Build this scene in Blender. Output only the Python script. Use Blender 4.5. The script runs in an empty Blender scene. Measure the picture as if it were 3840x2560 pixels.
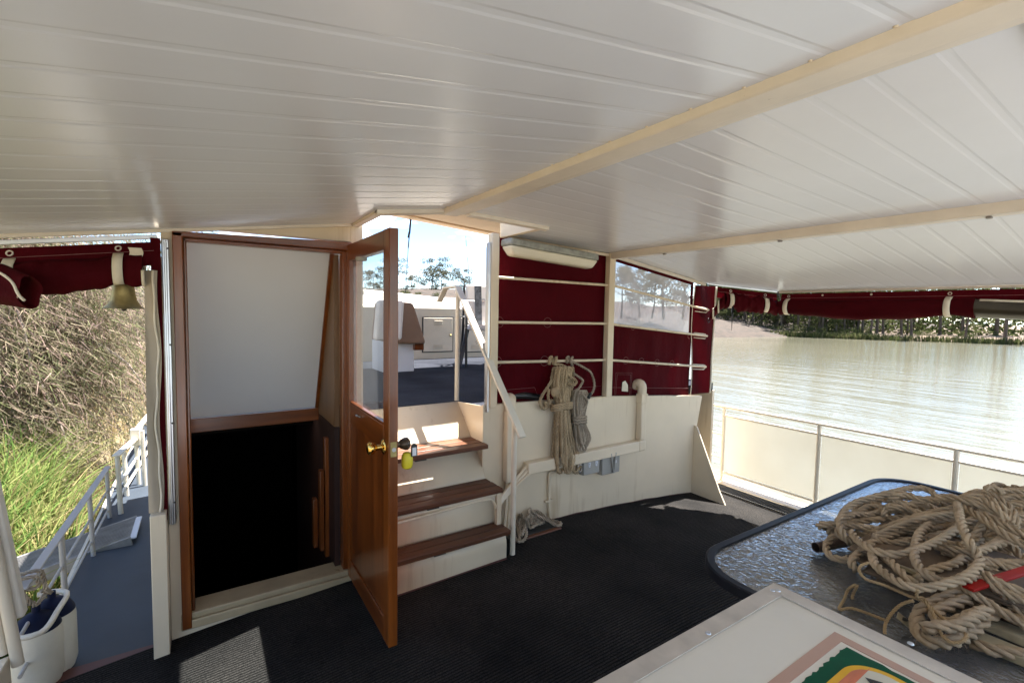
import bpy, math, random
import numpy as np
from mathutils import Vector, Matrix
R = math.radians
rnd = random.Random(7)
S = bpy.context.scene

# ------------------------------------------------------------------ camera, sky, sun, exposure
FPX = 1784.0                      # focal length for a picture 3840 wide
YAW, PIT, ROL = R(33.272), R(3.534), R(-0.9963)
CAM = Vector((0, 0, 1.5))
def _rot():
    cy, sy = math.cos(YAW), math.sin(YAW); cp, sp = math.cos(PIT), math.sin(PIT); cr, sr = math.cos(ROL), math.sin(ROL)
    A = Matrix(((cy, -sy, 0), (sy, cy, 0), (0, 0, 1)))
    B = Matrix(((1, 0, 0), (0, cp, -sp), (0, sp, cp)))
    C = Matrix(((cr, 0, -sr), (0, 1, 0), (sr, 0, cr)))
    return C @ B @ A
RM = _rot()
cam_d = bpy.data.cameras.new('camera'); cam = bpy.data.objects.new('camera', cam_d)
S.collection.objects.link(cam)
cam_d.sensor_width = 36; cam_d.lens = 36 * FPX / 3840
cam_d.clip_start = 0.05; cam_d.clip_end = 2000
cm = Matrix((RM[0], RM[2], -RM[1])).transposed().to_4x4(); cm.translation = CAM
cam.matrix_world = cm
S.camera = cam

SUN = Vector((0.44, 0.08, 1.0)).normalized()
w = bpy.data.worlds.new('World'); S.world = w; w.use_nodes = True
nt = w.node_tree; nt.nodes.clear()
wo = nt.nodes.new('ShaderNodeOutputWorld'); bg = nt.nodes.new('ShaderNodeBackground')
sk = nt.nodes.new('ShaderNodeTexSky'); sk.sky_type = 'NISHITA'; sk.sun_disc = False
sk.sun_elevation = math.asin(SUN.z); sk.sun_rotation = math.atan2(SUN.x, SUN.y)
sk.air_density = 0.8; sk.dust_density = 0.0; sk.ozone_density = 3.0
bg.inputs[1].default_value = 0.068
tc = nt.nodes.new('ShaderNodeTexCoord'); mp = nt.nodes.new('ShaderNodeMapping'); mp.inputs['Scale'].default_value = (3, 3, 9)
cn = nt.nodes.new('ShaderNodeTexNoise'); cn.inputs['Scale'].default_value = 2.6; cn.inputs['Detail'].default_value = 7
cr_ = nt.nodes.new('ShaderNodeValToRGB'); cr_.color_ramp.elements[0].position = 0.57; cr_.color_ramp.elements[1].position = 0.72
mx = nt.nodes.new('ShaderNodeMixRGB'); mx.inputs[2].default_value = (13, 13, 13, 1)
nt.links.new(tc.outputs['Generated'], mp.inputs[0]); nt.links.new(mp.outputs[0], cn.inputs[0])
nt.links.new(cn.outputs[0], cr_.inputs[0]); nt.links.new(cr_.outputs[0], mx.inputs[0])
nt.links.new(sk.outputs[0], mx.inputs[1]); nt.links.new(mx.outputs[0], bg.inputs[0]); nt.links.new(bg.outputs[0], wo.inputs[0])

sd = bpy.data.lights.new('sun', 'SUN'); sd.energy = 5.0; sd.angle = R(0.53); sd.color = (1.0, 0.96, 0.91)
so = bpy.data.objects.new('sun', sd); S.collection.objects.link(so)
so.rotation_euler = SUN.to_track_quat('Z', 'Y').to_euler()

S.view_settings.view_transform = 'Standard'; S.view_settings.look = 'None'
S.view_settings.exposure = 2.38; S.view_settings.gamma = 1
S.render.engine = 'CYCLES'
S.cycles.use_denoising = True
S.cycles.max_bounces = 10; S.cycles.diffuse_bounces = 6; S.cycles.glossy_bounces = 4
S.cycles.transparent_max_bounces = 16; S.cycles.transmission_bounces = 6
S.cycles.caustics_reflective = False; S.cycles.caustics_refractive = False
S.cycles.sample_clamp_indirect = 8

# ------------------------------------------------------------------ measuring helpers (world points on known planes)
def ray(px, py):
    return RM.transposed() @ Vector(((px - 1920) / FPX, 1, -(py - 1280) / FPX))
def on_y(px, py, Y): d = ray(px, py); return CAM + d * (Y - CAM.y) / d.y
def on_x(px, py, X): d = ray(px, py); return CAM + d * (X - CAM.x) / d.x
def on_z(px, py, Z): d = ray(px, py); return CAM + d * (Z - CAM.z) / d.z

# ------------------------------------------------------------------ mesh helpers
def V(*a): return Vector(a)
class MB:
    def __init__(s): s.v = []; s.f = []
    def add(s, vs, fs):
        o = len(s.v); s.v.extend([tuple(p) for p in vs]); s.f.extend([tuple(i + o for i in f) for f in fs]); return s
    def hexa(s, p):   # 4 bottom, 4 top
        return s.add(p, [(3, 2, 1, 0), (4, 5, 6, 7), (0, 1, 5, 4), (1, 2, 6, 5), (2, 3, 7, 6), (3, 0, 4, 7)])
    def box(s, x0, x1, y0, y1, z0, z1):
        return s.hexa([(x0, y0, z0), (x1, y0, z0), (x1, y1, z0), (x0, y1, z0), (x0, y0, z1), (x1, y0, z1), (x1, y1, z1), (x0, y1, z1)])
    def bar(s, p, q, wd, ht, up=(0, 0, 1)):
        p = Vector(p); q = Vector(q); d = (q - p).normalized(); up = Vector(up)
        sd_ = d.cross(up).normalized(); u = sd_.cross(d).normalized(); a = sd_ * wd / 2; b = u * ht / 2
        return s.hexa([p - a - b, p + a - b, q + a - b, q - a - b, p - a + b, p + a + b, q + a + b, q - a + b])
    def prism(s, poly, vec):
        n = len(poly); vec = Vector(vec); a = [Vector(p) for p in poly]; b = [p + vec for p in a]
        return s.add(a + b, [tuple(range(n))[::-1], tuple(range(n, 2 * n))] + [(i, (i + 1) % n, n + (i + 1) % n, n + i) for i in range(n)])
    def tube(s, path, r, n=8, closed=False, cap=True):
        path = [Vector(p) for p in path]; N = len(path); fr = frames(path, closed)
        vs = []
        for i, (t, u, b) in enumerate(fr):
            rr = r(i / max(1, N - 1)) if callable(r) else r
            for k in range(n):
                a = 2 * math.pi * k / n; vs.append(path[i] + (u * math.cos(a) + b * math.sin(a)) * rr)
        fs = []
        for i in range(N if closed else N - 1):
            j = (i + 1) % N
            for k in range(n):
                fs.append((i * n + k, i * n + (k + 1) % n, j * n + (k + 1) % n, j * n + k))
        if cap and not closed: fs += [tuple(range(n))[::-1], tuple((N - 1) * n + k for k in range(n))]
        return s.add(vs, fs)
    def lathe(s, prof, c, n=24, axis='z', cap=True):
        vs = []; c = Vector(c)
        for r, h in prof:
            for k in range(n):
                a = 2 * math.pi * k / n; x, y = r * math.cos(a), r * math.sin(a)
                vs.append(c + (V(x, y, h) if axis == 'z' else V(h, x, y) if axis == 'x' else V(y, h, x)))
        fs = []
        for i in range(len(prof) - 1):
            for k in range(n): fs.append((i * n + k, i * n + (k + 1) % n, (i + 1) * n + (k + 1) % n, (i + 1) * n + k))
        if cap: fs += [tuple(range(n))[::-1], tuple((len(prof) - 1) * n + k for k in range(n))]
        return s.add(vs, fs)
    def ball(s, c, r, sc=(1, 1, 1), nu=14, nv=9):
        prof = [(max(1e-4, r * math.sin(math.pi * i / nv)), -r * math.cos(math.pi * i / nv)) for i in range(nv + 1)]
        o = len(s.v); s.lathe(prof, (0, 0, 0), nu); c = Vector(c)
        for i in range(o, len(s.v)): p = s.v[i]; s.v[i] = (p[0] * sc[0] + c.x, p[1] * sc[1] + c.y, p[2] * sc[2] + c.z)
        return s
    def grid(s, fn, nu, nv):
        vs = [fn(i / nu, j / nv) for i in range(nu + 1) for j in range(nv + 1)]
        return s.add(vs, [(i * (nv + 1) + j, (i + 1) * (nv + 1) + j, (i + 1) * (nv + 1) + j + 1, i * (nv + 1) + j + 1) for i in range(nu) for j in range(nv)])
    def rope(s, pts, rad=0.012, pitch=None, closed=False, n=6):
        path = spline(pts, rad * 0.75, closed); pitch = pitch or rad * 7
        fr = frames(path, closed); L = 0; acc = [0]
        for i in range(1, len(path)): L += (path[i] - path[i - 1]).length; acc.append(L)
        turns = max(1, round(L / pitch)) if closed else L / pitch
        for st in range(3):
            vs = []
            for i, (t, u, b) in enumerate(fr):
                th = 2 * math.pi * (acc[i] / L * turns + st / 3)
                c = path[i] + (u * math.cos(th) + b * math.sin(th)) * rad * 0.53
                for k in range(n):
                    a = 2 * math.pi * k / n + th; vs.append(c + (u * math.cos(a) + b * math.sin(a)) * rad * 0.50)
            N = len(fr); fs = []
            for i in range(N - 1):
                for k in range(n): fs.append((i * n + k, i * n + (k + 1) % n, (i + 1) * n + (k + 1) % n, (i + 1) * n + k))
            fs += [tuple(range(n))[::-1], tuple((N - 1) * n + k for k in range(n))]
            s.add(vs, fs)
        return s
    def build(s, name, m, parent=None, smooth=40, bevel=None, seg=2):
        me = bpy.data.meshes.new(name); me.from_pydata(s.v, [], s.f)
        me.materials.append(m)
        if smooth:
            me.shade_smooth()
            if smooth < 180: me.set_sharp_from_angle(angle=R(smooth))
        me.update()
        o = bpy.data.objects.new(name, me); S.collection.objects.link(o)
        if parent is not None:
            o.parent = parent
            o.matrix_parent_inverse = PINV.get(parent.name, Matrix.Identity(4)).copy()
        if bevel:
            b = o.modifiers.new('bevel', 'BEVEL'); b.width = bevel; b.segments = seg; b.limit_method = 'ANGLE'; b.angle_limit = R(35)
            b.harden_normals = False
        return o
def frames(path, closed=False):
    N = len(path); out = []; u = None
    for i in range(N):
        a = path[i - 1] if i > 0 else (path[-1] if closed else path[0]); b = path[(i + 1) % N] if (i < N - 1 or closed) else path[-1]
        t = (b - a)
        if t.length < 1e-9: t = V(0, 0, 1)
        t.normalize()
        if u is None:
            u = t.orthogonal().normalized()
        else:
            u = u - t * u.dot(t)
            u = u.normalized() if u.length > 1e-6 else t.orthogonal().normalized()
        out.append((t, u, t.cross(u)))
    return out
def spline(pts, ds, closed=False):
    P = [Vector(p) for p in pts]; out = []; n = len(P)
    for i in range(n if closed else n - 1):
        if closed: p0, p1, p2, p3 = P[i - 1], P[i], P[(i + 1) % n], P[(i + 2) % n]
        else: p0, p1, p2, p3 = P[max(0, i - 1)], P[i], P[i + 1], P[min(n - 1, i + 2)]
        k = max(2, int((p2 - p1).length / ds))
        for j in range(k):
            t = j / k
            out.append(0.5 * ((2 * p1) + (p2 - p0) * t + (2 * p0 - 5 * p1 + 4 * p2 - p3) * t * t + (3 * p1 - p0 - 3 * p2 + p3) * t ** 3))
    if not closed: out.append(P[-1])
    return out
PINV = {}
def thing(name, label, cat, loc=(0, 0, 0), group=None):
    o = bpy.data.objects.new(name, None); S.collection.objects.link(o); o.location = loc
    o.empty_display_size = 0.1
    PINV[o.name] = Matrix.Translation(-Vector(loc))
    o['label'] = label; o['category'] = cat
    if group: o['group'] = group
    return o
def tag(o, label, cat, group=None):
    o['label'] = label; o['category'] = cat
    if group: o['group'] = group
    return o
def struct(o): o['kind'] = 'structure'; return o
def stuff(o, label=None, cat=None):
    o['kind'] = 'stuff'
    if label: o['label'] = label; o['category'] = cat
    return o

# ------------------------------------------------------------------ materials
def nodes(name):
    m = bpy.data.materials.new(name); m.use_nodes = True; t = m.node_tree
    return m, t, t.nodes['Principled BSDF']
def link(t, a, b): t.links.new(a, b)
def noise(t, scale=10, detail=4, stretch=(1, 1, 1), rough=0.55):
    tc = t.nodes.new('ShaderNodeTexCoord'); mp = t.nodes.new('ShaderNodeMapping'); mp.inputs['Scale'].default_value = stretch
    n = t.nodes.new('ShaderNodeTexNoise'); n.inputs['Scale'].default_value = scale; n.inputs['Detail'].default_value = detail; n.inputs['Roughness'].default_value = rough
    link(t, tc.outputs['Object'], mp.inputs[0]); link(t, mp.outputs[0], n.inputs[0]); return n
def ramp(t, src, stops):
    r = t.nodes.new('ShaderNodeValToRGB'); e = r.color_ramp.elements
    while len(e) < len(stops): e.new(0.5)
    for el, (p, c) in zip(e, stops): el.position = p; el.color = (*c, 1) if len(c) == 3 else c
    link(t, src, r.inputs[0]); return r
def bump(t, src, strength, dist, b, prev=None):
    n = t.nodes.new('ShaderNodeBump'); n.inputs['Strength'].default_value = strength; n.inputs['Distance'].default_value = dist
    link(t, src, n.inputs['Height'])
    if prev: link(t, prev.outputs[0], n.inputs['Normal'])
    if b is not None: link(t, n.outputs[0], b.inputs['Normal'])
    return n
def mat(name, c, rough=0.5, metal=0, var=0.12, scale=6, bmp=0.0, bscale=60, stretch=(1, 1, 1), coat=0, spec=0.5, dirt=None, dirt_lo=0.62, dirt_scale=9, drips=None):
    m, t, b = nodes(name)
    lo = tuple(x * (1 - var) for x in c); hi = tuple(min(1, x * (1 + var)) for x in c)
    n = noise(t, scale, 5, stretch); r = ramp(t, n.outputs[0], [(0.3, lo), (0.7, hi)])
    out = r.outputs[0]
    if dirt:
        n2 = noise(t, dirt_scale, 8, (1, 1, 1), 0.7); r2 = ramp(t, n2.outputs[0], [(dirt_lo, (0, 0, 0)), (dirt_lo + 0.08, (1, 1, 1))])
        mxn = t.nodes.new('ShaderNodeMixRGB'); link(t, r2.outputs[0], mxn.inputs[0]); link(t, out, mxn.inputs[1]); mxn.inputs[2].default_value = (*dirt, 1); out = mxn.outputs[0]
    if drips:
        n3 = noise(t, 26, 6, (1, 1, .05), 0.6); n4 = noise(t, 1.6, 3); mm = t.nodes.new('ShaderNodeMath'); mm.operation = 'MULTIPLY'; link(t, n3.outputs[0], mm.inputs[0]); link(t, n4.outputs[0], mm.inputs[1])
        r3_ = ramp(t, mm.outputs[0], [(0.30, (0, 0, 0)), (0.44, (.75, .75, .75))]); mxd = t.nodes.new('ShaderNodeMixRGB'); link(t, r3_.outputs[0], mxd.inputs[0]); link(t, out, mxd.inputs[1]); mxd.inputs[2].default_value = (*drips, 1); out = mxd.outputs[0]
    link(t, out, b.inputs['Base Color'])
    b.inputs['Roughness'].default_value = rough; b.inputs['Metallic'].default_value = metal
    b.inputs['Specular IOR Level'].default_value = spec; b.inputs['Coat Weight'].default_value = coat; b.inputs['Coat Roughness'].default_value = 0.12
    if bmp:
        nb = noise(t, bscale, 4); bump(t, nb.outputs[0], bmp, 0.004, b)
    return m
CREAM = (0.72, 0.615, 0.46)
M = {}
M['cream'] = mat('cream_paint', CREAM, 0.38, var=0.05, scale=3, bmp=0.12, bscale=25, dirt=(0.42, 0.30, 0.17), dirt_lo=0.70, dirt_scale=14, drips=(0.50, 0.38, 0.24))
M['cream_trim'] = mat('cream_trim_paint', (0.73, 0.665, 0.57), 0.4, var=0.08, scale=5, bmp=0.15, bscale=40, dirt=(0.22, 0.14, 0.08), dirt_lo=0.69, dirt_scale=26)
M['beam_stained'] = mat('beam_stained_paint', (0.76, 0.685, 0.58), 0.42, var=0.09, scale=5, bmp=0.2, bscale=40, dirt=(0.16, 0.10, 0.06), dirt_lo=0.665, dirt_scale=38)
M['cream_dim'] = mat('cream_paint_aged', (0.62, 0.54, 0.42), 0.42, var=0.08, scale=4, bmp=0.15, bscale=30, dirt=(0.35, 0.22, 0.12), dirt_lo=0.70, dirt_scale=18)
M['ceiling'] = mat('ceiling_vinyl', (0.715, 0.735, 0.79), 0.24, var=0.025, scale=2, bmp=0.06, bscale=14, dirt=(0.42, 0.40, 0.37), dirt_lo=0.775, dirt_scale=34)
M['white'] = mat('white_laminate', (0.70, 0.72, 0.78), 0.45, var=0.02, scale=3)
M['maroon'] = mat('maroon_canvas', (0.056, 0.0020, 0.0048), 0.8, var=0.18, scale=4, bmp=0.25, bscale=240, spec=0.08)
_m = M['maroon'].node_tree; _b = _m.nodes['Principled BSDF']; _p = [n for n in _m.nodes if n.type == 'BUMP'][0]
_n = noise(_m, 7, 5, (1, 1, .5), .6); bump(_m, _n.outputs[0], .55, .03, _b, _p)
_t = _m.nodes.new('ShaderNodeBsdfTranslucent'); _t.inputs[0].default_value = (0.20, 0.006, 0.014, 1); _x = _m.nodes.new('ShaderNodeMixShader'); _x.inputs[0].default_value = .07
link(_m, _b.outputs[0], _x.inputs[1]); link(_m, _t.outputs[0], _x.inputs[2]); link(_m, _x.outputs[0], _m.nodes['Material Output'].inputs[0])
M['binding'] = mat('cream_binding_tape', (0.72, 0.66, 0.54), 0.7, var=0.08, scale=20, bmp=0.2, bscale=300)
M['flap_vinyl'] = mat('shaded_vinyl_edge', (0.40, 0.34, 0.26), 0.5, var=0.06)  # beige vinyl, coloured darker for the shade it hangs in
M['thread'] = mat('pale_thread', (0.30, 0.16, 0.15), 0.8)
M['alu'] = mat('aluminium', (0.62, 0.63, 0.66), 0.32, 1.0, var=0.08, scale=12)
M['alu_dull'] = mat('dull_aluminium_edge', (0.60, 0.54, 0.47), 0.5, 0.35, var=0.14, scale=14, bmp=0.2, bscale=50)
M['steel'] = mat('steel', (0.5, 0.5, 0.5), 0.25, 1.0)
M['brass'] = mat('polished_brass', (0.75, 0.48, 0.13), 0.16, 1.0, var=0.05)
M['old_brass'] = mat('weathered_brass', (0.42, 0.33, 0.14), 0.5, 0.75, var=0.35, scale=18)
M['rope'] = mat('manila_rope', (0.48, 0.36, 0.235), 0.9, var=0.25, scale=16, bmp=0.6, bscale=420, spec=0.15)
M['rope_grey'] = mat('weathered_rope', (0.42, 0.35, 0.27), 0.9, var=0.25, scale=16, bmp=0.6, bscale=420, spec=0.15)
M['rope_tan'] = mat('tan_rope', (0.47, 0.36, 0.23), 0.9, var=0.25, scale=14, bmp=0.6, bscale=420, spec=0.15)
M['twine'] = mat('twine', (0.44, 0.30, 0.15), 0.9, var=0.2, scale=30)
M['black'] = mat('black_plastic', (0.012, 0.012, 0.014), 0.35, var=0.2)
M['rim'] = mat('table_rim', (0.010, 0.011, 0.016), 0.45, var=0.2, scale=10, spec=0.2)
M['tarp'] = mat('brown_canvas', (0.15, 0.10, 0.06), 0.8, var=0.15, scale=12, bmp=0.3, bscale=200)
M['window_roll'] = mat('dark_window_roll', (0.045, 0.038, 0.025), 0.3, var=0.3, scale=4)
M['bounce_paint'] = mat('bounce_deck_paint', (0.48, 0.48, 0.49), 0.6, var=0.08)
M['sill'] = mat('shaded_dirty_sill_paint', (0.40, 0.32, 0.20), 0.45, var=0.15, scale=6, dirt=(0.16, 0.10, 0.05), dirt_lo=0.62, dirt_scale=12)  # cream sill with its shade mixed into the paint, dirt specks over it
M['red'] = mat('red_strap', (0.32, 0.010, 0.006), 0.5, spec=0.2, var=0.1, scale=10)
M['board'] = mat('pale_board', (0.36, 0.30, 0.19), 0.6, var=0.15, scale=5, stretch=(1, 8, 8))
M['pipe_rust'] = mat('rusty_pipe', (0.13, 0.09, 0.07), 0.45, 0.6, var=0.4, scale=30)
M['deck_blue'] = mat('blue_grey_deck_paint', (0.030, 0.041, 0.056), 0.6, var=0.18, scale=3, bmp=0.1, bscale=80, dirt=(0.05, 0.045, 0.04), dirt_lo=0.66, dirt_scale=5)
M['threshold'] = mat('oxide_paint', (0.10, 0.035, 0.03), 0.55, var=0.15)
M['rail_shaded'] = mat('shaded_rail_paint', (0.42, 0.40, 0.38), 0.45, var=0.08, scale=8)  # darker copy of the rail paint, port side shade included in the colour
M['rail_grey'] = mat('rail_paint', (0.70, 0.64, 0.53), 0.4, var=0.06, scale=8, dirt=(0.3, 0.2, 0.12), dirt_lo=0.72, dirt_scale=20)
M['panel_white'] = None
M['galv'] = mat('galvanised_grating', (0.30, 0.29, 0.28), 0.5, 0.6, var=0.2, scale=15)
M['fender'] = mat('fender_vinyl', (0.68, 0.64, 0.54), 0.4, var=0.1, scale=7, dirt=(0.25, 0.2, 0.15), dirt_lo=0.68, dirt_scale=10)
M['blue'] = mat('fender_blue', (0.003, 0.007, 0.03), 0.6, spec=0.2, var=0.3, scale=12)
M['tread'] = None
M['brown_cloth'] = mat('brown_cloth', (0.27, 0.17, 0.115), 0.85, var=0.08, scale=5)
M['cushion'] = mat('cushion_cloth', (0.78, 0.74, 0.70), 0.85, var=0.06, scale=8)
M['cushion_dark'] = mat('cushion_pattern', (0.10, 0.11, 0.125), 0.85, var=0.6, scale=28)
M['peach'] = mat('peach_canvas', (0.62, 0.43, 0.27), 0.7, var=0.05, scale=3)
M['diffuser'] = mat('lamp_diffuser', (0.72, 0.68, 0.55), 0.35, var=0.04, scale=5, stretch=(1, 6, 6))
M['lamp_base'] = mat('lamp_base_grey', (0.30, 0.31, 0.28), 0.6, var=0.25, scale=25, bmp=0.3, bscale=60)
M['socket'] = mat('socket_plastic', (0.36, 0.355, 0.33), 0.45, var=0.05)
M['dark_void'] = mat('cabin_shade_black', (0.006, 0.004, 0.003), 0.8, var=0.3, spec=0.05)  # near black stands in for the darkness of the unlit cabin
M['float'] = mat('yellow_float', (0.72, 0.60, 0.03), 0.45, var=0.05)
M['knob_wood'] = mat('bronze_knob', (0.11, 0.075, 0.05), 0.35, 0.5, var=0.2)
M['pink'] = mat('pink_line_paint', (0.50, 0.31, 0.23), 0.45, var=0.06)
M['lid'] = mat('lid_paint', (0.74, 0.69, 0.59), 0.38, var=0.03, scale=4, bmp=0.08, bscale=30, dirt=(0.38, 0.27, 0.18), dirt_lo=0.76, dirt_scale=22)
M['sign_green'] = mat('sign_green', (0.0005, 0.075, 0.033), 0.55, spec=0.15, var=0.15, scale=20, dirt=(0.18, 0.30, 0.22), dirt_lo=0.71, dirt_scale=30)
M['sign_yellow'] = mat('sign_yellow', (0.75, 0.42, 0.005), 0.4, var=0.06, scale=20)
M['sign_red'] = mat('sign_red', (0.60, 0.17, 0.08), 0.45, var=0.15, scale=22, stretch=(1, 6, 1))
M['sign_white'] = mat('sign_white', (0.62, 0.58, 0.46), 0.45, var=0.05)
M['spider'] = mat('spider_brown', (0.20, 0.11, 0.05), 0.8, var=0.3, scale=60)
M['hatch'] = mat('hatch_paint', (0.025, 0.027, 0.025), 0.6, var=0.25)
M['bark'] = mat('bark', (0.10, 0.075, 0.055), 0.9, var=0.45, scale=3, stretch=(2, 2, 0.4))
M['bark_pale'] = mat('grey_bark', (0.21, 0.17, 0.14), 0.9, var=0.35, scale=6)

def wood(name, lo, hi, axis='z', rough=0.28, coat=0.5, sc=22, bstr=0.25):
    m, t, b = nodes(name)
    st = {'x': (0.06, 1, 1), 'y': (1, 0.06, 1), 'z': (1, 1, 0.06)}[axis]
    n = noise(t, sc, 8, st, 0.65); n2 = noise(t, 1.7, 3, (1, 1, 1))
    r = ramp(t, n.outputs[0], [(0.25, lo), (0.55, tuple((a + b_) / 2 for a, b_ in zip(lo, hi))), (0.8, hi)])
    r2 = ramp(t, n2.outputs[0], [(0.3, (0.75, 0.72, 0.70)), (0.7, (1.2, 1.15, 1.1))])
    mxn = t.nodes.new('ShaderNodeMixRGB'); mxn.blend_type = 'MULTIPLY'; mxn.inputs[0].default_value = 1
    link(t, r.outputs[0], mxn.inputs[1]); link(t, r2.outputs[0], mxn.inputs[2]); link(t, mxn.outputs[0], b.inputs['Base Color'])
    b.inputs['Roughness'].default_value = rough; b.inputs['Coat Weight'].default_value = coat; b.inputs['Coat Roughness'].default_value = 0.15
    bump(t, n.outputs[0], bstr, 0.0015, b); return m
M['wood_z'] = wood('mahogany_upright', (0.085, 0.019, 0.003), (0.31, 0.092, 0.016), 'z')
M['wood_x'] = wood('mahogany_cross', (0.085, 0.019, 0.003), (0.30, 0.088, 0.016), 'x')
M['wood_y'] = wood('mahogany_rail', (0.075, 0.016, 0.003), (0.26, 0.074, 0.014), 'y')
M['wood_panel'] = wood('mahogany_panel', (0.050, 0.011, 0.003), (0.26, 0.074, 0.014), 'z', sc=14)
M['tread'] = wood('worn_tread_timber', (0.05, 0.015, 0.005), (0.18, 0.062, 0.019), 'x', rough=0.5, coat=0.05, sc=26)
M['shaded_lining'] = wood('shaded_cabin_lining', (0.012, 0.004, 0.002), (0.04, 0.010, 0.004), 'z', rough=0.6, coat=0)  # lower lining: the shade of the deeper cabin is put into the colour
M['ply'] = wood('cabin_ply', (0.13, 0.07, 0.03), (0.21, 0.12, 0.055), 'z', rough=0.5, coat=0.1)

def carpet(name, lo, hi, rib=True, period=0.0155):
    m, t, b = nodes(name)
    n = noise(t, 210, 3, (1, 1, 1), 0.7); n2 = noise(t, 2.2, 4)
    r = ramp(t, n.outputs[0], [(0.35, lo), (0.72, hi)])
    r2 = ramp(t, n2.outputs[0], [(0.3, (0.55, 0.55, 0.56)), (0.72, (1.5, 1.42, 1.35))])
    mxn = t.nodes.new('ShaderNodeMixRGB'); mxn.blend_type = 'MULTIPLY'; mxn.inputs[0].default_value = 1
    link(t, r.outputs[0], mxn.inputs[1]); link(t, r2.outputs[0], mxn.inputs[2])
    out = mxn.outputs[0]
    b1 = bump(t, n.outputs[0], 0.9, 0.003, None)
    if rib:
        tc = t.nodes.new('ShaderNodeTexCoord'); wv = t.nodes.new('ShaderNodeTexWave'); wv.bands_direction = 'Y'
        wv.inputs['Scale'].default_value = 2 * math.pi / 20 / period; wv.inputs['Distortion'].default_value = 0.5; wv.inputs['Detail'].default_value = 2; wv.inputs['Detail Scale'].default_value = 3
        link(t, tc.outputs['Object'], wv.inputs[0])
        r3 = ramp(t, wv.outputs[0], [(0.05, (0.22, 0.22, 0.22)), (0.55, (1.2, 1.2, 1.2))])
        mx2 = t.nodes.new('ShaderNodeMixRGB'); mx2.blend_type = 'MULTIPLY'; mx2.inputs[0].default_value = 1.0
        link(t, out, mx2.inputs[1]); link(t, r3.outputs[0], mx2.inputs[2]); out = mx2.outputs[0]
        bump(t, wv.outputs[0], 0.8, 0.004, b, b1)
    else: link(t, b1.outputs[0], b.inputs['Normal'])
    link(t, out, b.inputs['Base Color']); b.inputs['Roughness'].default_value = 0.95; b.inputs['Specular IOR Level'].default_value = 0.12
    return m
M['carpet'] = carpet('ribbed_carpet', (0.004, 0.004, 0.004), (0.056, 0.053, 0.050))
M['carpet_blue'] = carpet('foredeck_carpet', (0.012, 0.014, 0.020), (0.055, 0.062, 0.080), False)
M['mat_grey'] = carpet('side_mat', (0.05, 0.05, 0.05), (0.14, 0.14, 0.135), True, 0.02)

def glass(name, tint=(0.9, 0.93, 0.92), haze=0.0, rough=0.0, bmp=None, refl=0.9, base=0.04):
    m, t, b = nodes(name); t.nodes.remove(b); o = t.nodes['Material Output']
    tr = t.nodes.new('ShaderNodeBsdfTransparent'); tr.inputs[0].default_value = (*tint, 1)
    gl = t.nodes.new('ShaderNodeBsdfGlossy'); gl.inputs['Roughness'].default_value = rough
    lw = t.nodes.new('ShaderNodeLayerWeight'); lw.inputs[0].default_value = 0.5
    pw = t.nodes.new('ShaderNodeMath'); pw.operation = 'POWER'; pw.inputs[1].default_value = 5; link(t, lw.outputs['Facing'], pw.inputs[0])
    fr = t.nodes.new('ShaderNodeMath'); fr.operation = 'MULTIPLY_ADD'; fr.inputs[1].default_value = refl; fr.inputs[2].default_value = base; fr.use_clamp = True; link(t, pw.outputs[0], fr.inputs[0])
    a = tr.outputs[0]
    if haze:
        df = t.nodes.new('ShaderNodeBsdfDiffuse'); df.inputs[0].default_value = (0.75, 0.75, 0.78, 1)
        tl = t.nodes.new('ShaderNodeBsdfTranslucent'); tl.inputs[0].default_value = (0.75, 0.75, 0.78, 1)
        m1 = t.nodes.new('ShaderNodeMixShader'); m1.inputs[0].default_value = 0.6; link(t, df.outputs[0], m1.inputs[1]); link(t, tl.outputs[0], m1.inputs[2])
        n = noise(t, 3, 4); r = ramp(t, n.outputs[0], [(0.3, (haze * 0.6,) * 3), (0.75, (min(1, haze * 1.4),) * 3)])
        m2 = t.nodes.new('ShaderNodeMixShader'); link(t, r.outputs[0], m2.inputs[0]); link(t, a, m2.inputs[1]); link(t, m1.outputs[0], m2.inputs[2]); a = m2.outputs[0]
    mxs = t.nodes.new('ShaderNodeMixShader'); link(t, fr.outputs[0], mxs.inputs[0]); link(t, a, mxs.inputs[1]); link(t, gl.outputs[0], mxs.inputs[2])
    if bmp:
        vo = noise(t, bmp, 1.5, (1, .8, 1), 0.5); vo.inputs['Distortion'].default_value = .8
        bn = bump(t, vo.outputs[0], 0.55, 0.007, None)
        link(t, bn.outputs[0], gl.inputs['Normal']); link(t, bn.outputs[0], lw.inputs['Normal'])
    link(t, mxs.outputs[0], o.inputs[0]); return m
M['glass'] = glass('door_glass', (0.88, 0.91, 0.91), haze=0.04, refl=0.6)
M['vinyl'] = glass('clear_vinyl', (0.88, 0.90, 0.97), haze=0.66, rough=0.06)
M['table_glass'] = glass('hammered_glass', (0.52, 0.55, 0.57), haze=0.24, rough=0.07, bmp=62, refl=1.4, base=0.20)

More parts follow.
